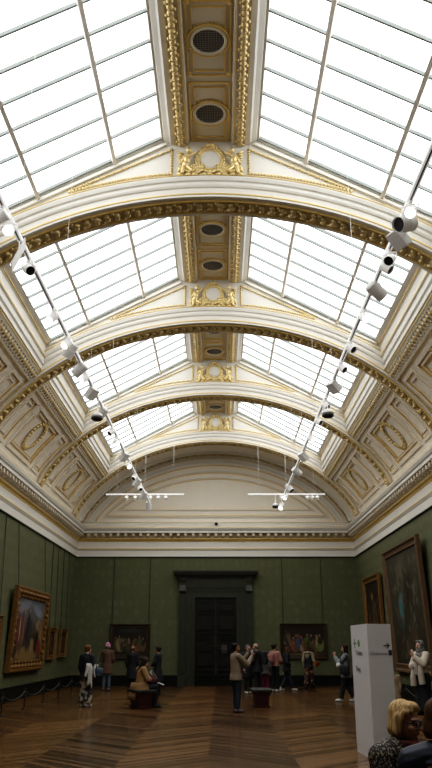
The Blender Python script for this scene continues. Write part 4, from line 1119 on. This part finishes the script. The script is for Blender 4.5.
# back wall, right: bright robes
S = [(.06, .55, .12, .45, 0, (.05, .035, .02), .6)] + figures(rg, 8, .05, .98, .14, .56, dk + [(.13, .09, .05), (.10, .03, .02), (.06, .075, .025)], (.22, .14, .085)) + [(.37, .42, .055, .28, .1, (.035, .075, .155), .4), (.37, .68, .045, .1, 0, (.19, .05, .045), .5), (.82, .50, .035, .28, -.1, (.24, .18, .11), .5), (.14, .6, .06, .25, .1, (.12, .085, .05), .5), (.66, .38, .05, .20, .3, (.06, .09, .025), .5), (.5, .04, .6, .06, 0, (.11, .075, .035), .6)]
painting('dark painting of robed figures, one in blue, on back wall right of door', 2.02, 1.44, .14, (3.78, YB - .012, 1.08), 0, lambda u, v: (.024, .017, .011), S, M['framedim'], chains=(-.86, .86))
# left wall: large, ornate gilt frame (local x runs from near to far)
def bgL(u, v): k = max(0, (v - .45) / .55); return (.050 + .10 * k, .040 + .115 * k, .026 + .14 * k)
S = [(.30, .90, .28, .12, .2, (.13, .135, .15), .8), (.75, .82, .25, .10, -.2, (.12, .13, .15), .8), (.5, .10, .5, .14, 0, (.13, .085, .032), .6), (.88, .40, .16, .34, 0, (.11, .075, .035), .4), (.62, .25, .14, .12, 0, (.15, .10, .04), .5), (.80, .62, .10, .06, .2, (.14, .10, .05), .5)] + \
    [(.12, .42, .07, .38, .05, (.075, .022, .018), .35), (.24, .44, .06, .40, -.08, (.055, .04, .028), .35), (.30, .50, .035, .30, 0, (.14, .05, .04), .4), (.46, .46, .065, .36, .05, (.018, .018, .02), .35), (.55, .40, .05, .30, 0, (.03, .025, .02), .4), (.80, .30, .10, .22, 0, (.022, .012, .01), .4), (.90, .20, .08, .16, 0, (.10, .018, .015), .4)] + \
    [(u, v, .025, .035, 0, (.19, .115, .07), .5) for u, v in ((.13, .80), (.25, .82), (.47, .82), (.31, .76), (.80, .54), (.90, .40))] + [(.18, .5, .02, .22, .1, (.24, .17, .10), .5), (.06, .18, .08, .16, 0, (.02, .015, .012), .5)]
painting('large figure painting in heavy carved gilt frame leaning forward on the left wall', 4.50, 2.54, .33, (-W + .015, 26.2, .84), PI / 2, bgL, [(a, b, c, d, e, tuple(x * 1.55 for x in f), g_ * .55) for a, b, c, d, e, f, g_ in S], M['framegilt'], depth=.17, rx=R_(3.0), chains=(-1.9, 1.9), ornate=True)
def small(label, yc, w, h, z0, sd, wall, fm):
    r = random.Random(sd); S = [(.5, .4, .26, .40, 0, (.045, .03, .018), .5), (.5, .72, .13, .12, 0, (.16, .10, .06), .5), (.45, .40, .12, .2, .3, (.10, .045, .02), .5), (.6, .25, .2, .1, 0, (.09, .07, .04), .6)]
    painting(label, w, h, .16, ((-W + .012) if wall < 0 else (W - .012), yc, z0), PI / 2 if wall < 0 else -PI / 2, lambda u, v: (.030, .020, .012), S, fm, depth=.11, chains=(-w * .42, w * .42), rx=R_(1.5))
small('small upright portrait in gilt frame on the left wall, just beyond the large painting', 30.15, 1.25, 1.16, 1.12, 1, -1, M['framegilt'])
small('small upright portrait in gilt frame on the left wall, closest to the corner', 32.35, 1.35, 1.10, 1.17, 2, -1, M['framegilt'])
small('painting in gilt frame cut by the left picture edge before the large painting', 21.9, 2.2, 1.40, 1.05, 3, -1, M['framegilt'])
# right wall: tall dark canvas and its smaller neighbour (local x runs from far to near)
S = [(.40, .86, .22, .10, .3, (.095, .085, .06), .7), (.30, .74, .06, .10, .2, (.13, .115, .085), .5), (.44, .80, .10, .05, -.4, (.11, .09, .06), .6), (.33, .50, .085, .15, .05, (.065, .15, .15), .35), (.36, .60, .05, .06, 0, (.10, .15, .145), .5), (.32, .36, .06, .10, 0, (.04, .07, .065), .6)] + \
    [(.62, .62, .2, .24, 0, (.030, .022, .012), .6), (.62, .24, .06, .12, .3, (.09, .05, .03), .5), (.72, .18, .08, .10, -.3, (.075, .035, .025), .5), (.50, .18, .06, .09, .5, (.08, .055, .03), .5), (.40, .14, .04, .10, 0, (.12, .10, .07), .5), (.22, .16, .05, .10, 0, (.05, .03, .02), .5), (.84, .34, .06, .2, .2, (.05, .035, .02), .6)] + \
    [(rg.uniform(.1, .9), rg.uniform(.05, .95), rg.uniform(.01, .04), rg.uniform(.02, .06), rg.uniform(-1, 1), (lambda q, r: (.075 * q, (.066 + .006 * r) * q, (.042 + .014 * r) * q))(rg.uniform(.4, 1.7), rg.uniform(-1, 1)), .4) for _ in range(110)]
painting('tall dark painting with pale turquoise figure in brown frame leaning out on the right wall', 4.85, 3.92, .27, (W - .015, 25.0, .80), -PI / 2, lambda u, v: (.034 + .016 * v, .031 + .017 * v, .021 + .010 * v), S, M['framebrown'], depth=.16, rx=R_(2.6))
S = figures(rg, 4, .15, .9, .05, .6, dk + [(.10, .045, .02)], (.20, .11, .06)) + [(.45, .80, .10, .07, 0, (.24, .13, .06), .5), (.5, .6, .14, .16, .2, (.085, .06, .035), .5)]
painting('narrow-looking dark painting in bright gilt frame on the right wall, towards the corner', 3.25, 3.10, .26, (W - .015, 30.7, 1.10), -PI / 2, lambda u, v: (.022, .015, .010), S, M['framegilt'], depth=.14, rx=R_(1.0))
g = G(); g.cbox((0, 0, 0), (.03, .16, .22), .006); o = g.build('wall_label', M['white']); o.location = (-W + .02, 23.1, 1.42); tag(o, 'small white wall label beside the large gilt-framed painting', 'label')
t = thing('round_sign', 'small round white sign with red centre low on the left wall', 'sign', (-W + .03, 22.15, .62)); g = G(); g.cyl((-.012, 0, 0), (.012, 0, 0), .13, seg=24); g.build('plate', mat('sign_pale', (.40, .28, .25), .6), t); g = G(); g.cyl((.010, 0, 0), (.017, 0, 0), .07, seg=24); g.build('red_disc', M['red'], t)

# ------------------------------------------------------------------ rope barriers
POSTS = []
def stanchion(x, y, lab, grp):
    t = thing('barrier_post', lab, 'barrier post', (x, y, 0), 0, grp)
    g = G(); g.lathe([(0, 0), (.06, 0), (.06, .015), (.045, .028), (.02, .035), (0, .035)], seg=20); g.build('foot', M['post'], t, True)
    g = G(); g.cyl((0, 0, .03), (0, 0, .48), .014, seg=10); g.build('pole', M['post'], t, True); g = G(); g.blob((0, 0, .49), .03, sub=2); g.build('finial', M['post'], t, True); return t
LY = [19.85, 22.12, 24.40, 26.68, 28.95, 31.2, 33.4]
prev = None; s0 = None
for sx, nm in ((-1, 'left'), (1, 'right')):
    ys = LY if sx < 0 else [19.0, 21.3, 23.6, 25.9, 28.2, 30.5, 32.8]
    bx = -5.09 if sx < 0 else 5.55
    for i, y in enumerate(ys):
        lab = 'thin black rope barrier post along the %s wall, %s' % (nm, ('first from the near end', 'second from the near end', 'third from the near end', 'fourth from the near end', 'third from the end wall', 'second from the end wall', 'nearest the end wall')[i])
        grp = 'barrier posts along the walls'
        if s0 is None: s0 = stanchion(bx, y, lab, grp)
        else: dup(s0, (bx, y, 0), 0, lab, grp)
        y1 = ys[i + 1] if i + 1 < len(ys) else YB - .1
        if i + 1 < len(ys):
            g = G(); g.tube([(bx, y + (y1 - y) * k / 12, .46 - .17 * (1 - (2 * k / 12 - 1) ** 2)) for k in range(13)], .016, 6)
            tag(g.build('barrier_rope', M['rope'], None, True), 'sagging dark rope along the %s wall, %s span' % (nm, ('first', 'second', 'third', 'fourth', 'fifth', 'farthest')[i]), 'rope', 'barrier ropes along the walls')

# ------------------------------------------------------------------ benches
def bench(label, loc, rz, L=.50):
    t = thing('bench', label, 'bench', loc, rz, 'mahogany gallery benches')
    g = G(); g.loft([[Vector((x * hx, y * hy, z)) for x, y in ((-1, -1), (1, -1), (1, 1), (-1, 1))] for z, hx, hy in ((0, .21, L * .80), (.05, .22, L * .82), (.06, .18, L * .76), (.30, .20, L * .82), (.38, .25, L * .92), (.41, .27, L * .96))]); g.build('base', M['benchwood'], t)
    g = G(); g.cbox((0, 0, .44), (.57, 2 * L, .07), .02); g.build('seat', M['benchtop'], t); return t
bench('dark mahogany bench with grey leather top beside the man taking a picture', (1.32, 22.9, 0), R_(2))
bench('dark mahogany bench under the seated woman in the tan coat', BENCH_L, R_(25), .42)
bench('bench under the blonde woman and her neighbour in the navy jacket', (1.42, 4.85, 0), R_(6), .95)

# ------------------------------------------------------------------ white sign box
P1, P0, P2 = Vector((2.44, 12.29, 0)), Vector((2.38, 13.46, 0)), None
# right face direction found from the far top corner
P2 = Vector((2.84, 12.46, 0))
HB = 1.925
t = thing('sign_box', 'tall white free-standing wayfinding box with arrows and lettering', 'sign', P1)
e1, e2 = P0 - P1, P2 - P1
g = G(); q = [Vector((0, 0, 0)), e2, e1 + e2, e1]
g.loft([[p + Vector((0, 0, z)) for p in q] for z in (.12, HB)]); g.build('box', M['boxwhite'], t)
g = G(); c = (e1 + e2) / 2; g.loft([[c + (p - c) * .985 + Vector((0, 0, z)) for p in q] for z in (0, .115)]); g.build('plinth', M['boxwhite'], t)
g = G(); g.loft([[c + (p - c) * .97 + Vector((0, 0, z)) for p in q] for z in (.113, .122)]); g.build('shadow_gap', M['lampdark'], t)
def facemat(o, ex):
    x = ex.normalized(); z = Vector((0, 0, 1)); n = x.cross(z)
    return o, x, n
def text(s, size, m, o, ex, x0, z0, name):
    cu = bpy.data.curves.new(name, 'FONT'); cu.body = s; cu.size = size; cu.extrude = .001
    ob = bpy.data.objects.new(name, cu); COL.objects.link(ob); dg = bpy.context.evaluated_depsgraph_get(); dg.update()
    me = bpy.data.meshes.new_from_object(ob.evaluated_get(dg)); bpy.data.objects.remove(ob)
    me.materials.clear(); me.materials.append(m); ob = bpy.data.objects.new(name, me); COL.objects.link(ob); ob.parent = t
    x = ex.normalized(); n = Vector((x.y, -x.x, 0))
    ob.matrix_local = Matrix(((x.x, 0, n.x, o.x + x.x * x0 + n.x * .003), (x.y, 0, n.y, o.y + x.y * x0 + n.y * .003), (0, 1, 0, z0), (0, 0, 0, 1)))
    return ob
def glyph(o, ex, polys, m, name):
    x = ex.normalized(); n = Vector((x.y, -x.x, 0)); g = G()
    for poly in polys:
        fr = [o + x * a + Vector((0, 0, b)) + n * .004 for a, b in poly]; bk = [p - n * .006 for p in fr]; g.loft([bk, fr])
    return g.build(name, m, t)
def arrow(x, z, s, d=1): return [[(x - d * s, z - s * .14), (x - d * s, z + s * .14), (x + d * s * .5, z + s * .14), (x + d * s * .5, z - s * .14)], [(x + d * s, z), (x + d * s * .25, z + s * .72), (x - d * s * .05, z + s * .72), (x + d * s * .55, z)], [(x + d * s, z), (x + d * s * .25, z - s * .72), (x - d * s * .05, z - s * .72), (x + d * s * .55, z)]]
WR = e2.length
glyph(Vector((0, 0, 0)), e2, arrow(WR * .78, 1.605, .055), M['ink'], 'arrow')
text('Cloakroom', .066, M['inkgrey'], Vector((0, 0, 0)), e2, .035, 1.47, 'lettering')
glyph(Vector((0, 0, 0)), e2, [[(WR * .84, 1.465), (WR * .98, 1.465), (WR * .98, 1.54), (WR * .84, 1.54)]], M['ink'], 'pictogram')
oL = e1; eL = -e1; WL = e1.length
glyph(oL, eL, arrow(WL * .24, 1.64, .10, -1), M['inkgrey'], 'arrow')
glyph(oL, eL, [[(WL * .47 + .07 * math.cos(k * PI / 8), 1.64 + .055 * math.sin(k * PI / 8)) for k in range(16)]], M['signgreen'], 'green_mark')
text('Toilets', .105, M['inkgrey'], oL, eL, WL * .26, 1.46, 'lettering').scale.x = 1.6
text('Shop', .11, M['inkgrey'], oL, eL, WL * .22, 1.22, 'lettering').scale.x = 1.5

# ------------------------------------------------------------------ lighting tracks
CAMX, CAMZ = .18, 1.6
TX, TZ = 2.62, 7.0
def track(sx, y0, y1, lab):
    t = thing('lighting_track', lab, 'lighting track', (sx * TX, y0, TZ), 0, 'long suspended lighting tracks')
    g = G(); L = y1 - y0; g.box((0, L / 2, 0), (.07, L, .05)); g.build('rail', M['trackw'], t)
    g = G(); g.box((0, L / 2, -.027), (.022, L - .1, .006)); g.box((sx * .036, L / 2, 0), (.004, L - .1, .035)); g.build('slot', M['trackdark'], t)
    y = .6
    while y < L:
        # wires rise to the glazing above
        x = TX; z = RZ - SL * (x - RX) - .1; Yw = y0 + y
        if any(r - .1 < Yw < r + DEP for r in RIBS) or Yw > RIBS[-1]: z = ez(RA, RB, x)
        g = G(); g.cyl((0, y, .02), (0, y, z - TZ), .004, seg=5); g.build('suspension_wire', M['wire'], t); y += 3.1
    return t
track(-1, 5.6, 30.75, 'long suspended lighting track running down the left side of the vault'); track(1, 5.6, 29.65, 'long suspended lighting track running down the right side of the vault')
def cross_track(x0, x1, lab):
    t = thing('lighting_track', lab, 'lighting track', ((x0 + x1) / 2, 30.5, 7.40), 0, 'short cross tracks at the end wall'); L = x1 - x0
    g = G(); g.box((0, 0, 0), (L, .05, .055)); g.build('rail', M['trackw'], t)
    for s in (-.36, .0, .36):
        g = G(); xx = (x0 + x1) / 2 + s * L; g.cyl((s * L, 0, .04), (s * L, 0, RZ - SL * max(0, abs(xx) - RX) - 7.45), .006, seg=5); g.build('suspension_wire', M['wire'], t)
    return t
cross_track(-4.42, -1.26, 'short white cross track hung before the lunette, left of centre'); cross_track(1.32, 4.43, 'short white cross track hung before the lunette, right of centre')

def aim(d):
    d = Vector(d).normalized(); a = d.cross(Vector((0, 0, 1)));  a = a.normalized() if a.length > 1e-4 else Vector((1, 0, 0)); b = a.cross(d)
    return Matrix((a, b, d)).transposed()
PROTO = {}
def spot(kind, loc, d, lab, grp, sc=1.0, lit=False):
    """track spotlight: adapter, yoke and head pointing along d"""
    t = thing('spotlight', lab, 'spotlight', loc, 0, grp)
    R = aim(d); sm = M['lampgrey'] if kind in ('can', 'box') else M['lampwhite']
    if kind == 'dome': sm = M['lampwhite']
    g = G(); g.cbox((0, 0, -.045 * sc), (.05 * sc, .12 * sc, .05 * sc), .006); g.build('adapter', sm, t)
    if kind == 'dome':
        g = G(); g.cyl((0, 0, -.06), (0, 0, -.36), .014); g.build('stem', sm, t)
        g = G(); g.lathe([(0, -.34), (.05, -.345), (.11, -.39), (.14, -.44), (.13, -.455), (0, -.455)]); g.build('shade', M['lampgrey'], t, True)
        g = G(); g.lathe([(.0, -.47), (.125, -.465), (.14, -.50), (.09, -.54), (0, -.555)]); g.build('lamp_head', M['lampdark'], t, True)
        return t
    c = Vector((0, 0, -.17 * sc))
    a = R.col[0]
    for s in (-1, 1):
        if kind == 'box' : wd = .12
        else: wd = .105
        g = G(); g.tube([(0, 0, -.06 * sc), a * s * wd * sc + Vector((0, 0, -.08 * sc)), c + a * s * wd * sc], .011 * sc, 6); g.build('yoke', sm, t)
    if kind == 'box':
        g = G(); g.cbox((0, 0, 0), (.22 * sc, .16 * sc, .27 * sc), .015, mat=R); o = g.build('housing', sm, t); o.location = c
        g = G(); g.box((0, 0, .14 * sc), (.18 * sc, .12 * sc, .01), mat=R); g.build('lens', M['lampdark'], o)
    else:
        r = .105 if kind == 'can' else .075; L = .30 if kind == 'can' else .17
        g = G(); g.lathe([(0, -L * .5), (r * .8, -L * .5), (r, -L * .42), (r, L * .5), (r * .93, L * .5), (r * .90, L * .36), (0, L * .36)], mat=R * sc); o = g.build('housing', sm, t, False); o.location = c
        g = G(); g.lathe([(0, L * .37), (r * .89, L * .37), (r * .89, L * .40), (0, L * .40)], mat=R * sc); g.build('lens', M['lenson'] if lit else M['lampdark'], o)
        if kind == 'can':
            g = G(); g.torus((0, 0, 0), r * 1.01, .007, R * 1.0, 20, 5); o = g.build('collar', sm, t); o.location = c
    return t
# vertical picture position of a lamp gives its distance along the track
def track_y(v, z=TZ - .12):
    el = math.atan((646 - 384) / 760) - math.atan((v - 384) / 760); return (z - CAMZ) / math.tan(el)
Llist = [(213, 'small', (-.8, .2, -.4), 0), (226, 'small', (.15, -.75, -.6), 1), (266, 'small', (.5, -.6, -.6), 0), (314, 'small', (-.5, -.4, -.7), 1), (341, 'small', (-.4, -.5, -.7), 1), (348, 'can', (-.5, .2, -.8), 0), (367, 'can', (-.7, .2, -.6), 0), (376, 'small', (-.5, -.4, -.6), 1), (391, 'box', (-.6, .35, -.7), 0), (403, 'dome', None, 0), (411, 'can', (-.6, .3, -.7), 0), (430, 'small', (-.5, -.4, -.6), 0), (440, 'small', (.5, -.5, -.7), 1), (455, 'box', (-.6, .3, -.7), 0), (464, 'small', (.5, -.6, -.6), 1), (476, 'small', (-.4, -.6, -.6), 0), (481, 'can', (-.5, .2, -.7), 0), (487, 'small', (.4, -.6, -.6), 0), (494, 'can', (-.5, .3, -.7), 0), (504, 'can', (.1, .3, -.9), 0)]
Rlist = [(134, 'small', (.7, -.3, -.5), 0), (209, 'small', (-.3, -.7, -.6), 1), (221, 'can', (-.75, -.45, -.35), 0), (236, 'box', (.6, .3, -.7), 0), (257, 'small', (-.4, -.6, -.6), 0), (265, 'small', (.6, -.3, -.6), 0), (288, 'can', (.75, .35, -.5), 0), (315, 'small', (.2, -.7, -.6), 1), (346, 'small', (.5, -.5, -.6), 0), (366, 'small', (.5, -.4, -.6), 0), (385, 'box', (.6, .4, -.6), 0), (400, 'dome', None, 0), (404, 'small', (.5, -.5, -.6), 0), (420, 'small', (.6, -.5, -.5), 0), (437, 'small', (.5, -.5, -.6), 1), (455, 'box', (.6, .3, -.7), 0), (470, 'can', (.7, .3, -.5), 0), (487, 'can', (.5, -.4, -.7), 0), (496, 'small', (-.4, -.6, -.6), 1), (505, 'can', (-.3, -.6, -.7), 1)]
KN = {'small': 'small white spotlight', 'can': 'grey cylinder spotlight', 'box': 'grey box floodlight', 'dome': 'dark domed drop lamp'}
ORD = 'first second third fourth fifth sixth seventh eighth ninth tenth eleventh twelfth thirteenth fourteenth fifteenth sixteenth seventeenth eighteenth nineteenth twentieth'.split()
for sx, lst, nm in ((-1, Llist, 'left'), (1, Rlist, 'right')):
    for i, (v, kind, d, lit) in enumerate(lst):
        spot(kind, (sx * TX, track_y(v), TZ), d or (0, 0, -1), '%s on the %s track, %s lamp from the viewer' % (KN[kind], nm, ORD[i]), 'spotlights on the %s track' % nm, lit=bool(lit))
for i, x in enumerate((-4.0 + .42, -3.24, -2.98, -2.62, -2.30, -2.0)):
    spot('small', (x, 30.5, 7.38), (.1 * (-1) ** i, .8, -.6), 'small white spotlight on the left cross track, %s from its left end' % ORD[i], 'spotlights on the cross tracks', sc=.75)
for i, (x, k) in enumerate(((2.42, 'dome'), (2.68, 'small'), (3.72, 'small'), (3.92, 'small'), (4.12, 'small'))):
    spot(k, (x, 30.5, 7.38), (.1 * (-1) ** i, .8, -.6), '%s on the right cross track, %s from its left end' % (KN[k], ORD[i]), 'spotlights on the cross tracks', sc=.75)
# barn-door plate hung on the left track
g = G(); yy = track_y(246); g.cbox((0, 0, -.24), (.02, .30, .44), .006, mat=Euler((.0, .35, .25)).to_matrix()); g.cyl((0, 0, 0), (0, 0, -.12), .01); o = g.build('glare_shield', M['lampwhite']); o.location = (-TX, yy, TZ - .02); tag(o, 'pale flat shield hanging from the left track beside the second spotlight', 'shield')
# security camera on the back cornice
t = thing('security_camera', 'small dark security camera standing on the back cornice', 'camera', (.02, YB - .30, 6.66))
g = G(); g.cyl((0, 0, 0), (0, 0, .08), .02); g.cbox((-.10, 0, .02), (.22, .06, .04), .008); g.build('bracket', M['lampgrey'], t); g = G(); g.cyl((.0, .06, .12), (.0, -.10, .10), .075, seg=16); g.build('camera_body', M['lampdark'], t)

# ------------------------------------------------------------------ daylight, camera
w = bpy.data.worlds.new('World'); SC.world = w; w.use_nodes = True
w.node_tree.nodes['Background'].inputs[0].default_value = (.75, .85, 1, 1); w.node_tree.nodes['Background'].inputs[1].default_value = .6
cd = bpy.data.cameras.new('camera'); co = bpy.data.objects.new('camera', cd); COL.objects.link(co); SC.camera = co
F_ = 760.0; cd.sensor_fit = 'VERTICAL'; cd.sensor_height = 36.0; cd.lens = F_ / 768 * 36.0; cd.clip_end = 200
th = math.atan((646 - 384) / F_); yaw = math.atan((220 - 216) * math.cos(th) / F_)
co.location = (CAMX, 0, CAMZ); co.rotation_euler = (PI / 2 + th, 0, yaw)
SC.view_settings.view_transform = 'Standard'; SC.view_settings.look = 'None'; SC.view_settings.exposure = 0.0
SC.cycles.use_denoising = True
vs = SC.view_settings; vs.use_curve_mapping = True
cv = vs.curve_mapping.curves[3]
for x, y in ((.012, .0065), (.05, .040), (.12, .115), (.35, .385), (.70, .755)): cv.points.new(x, y)
vs.curve_mapping.update()
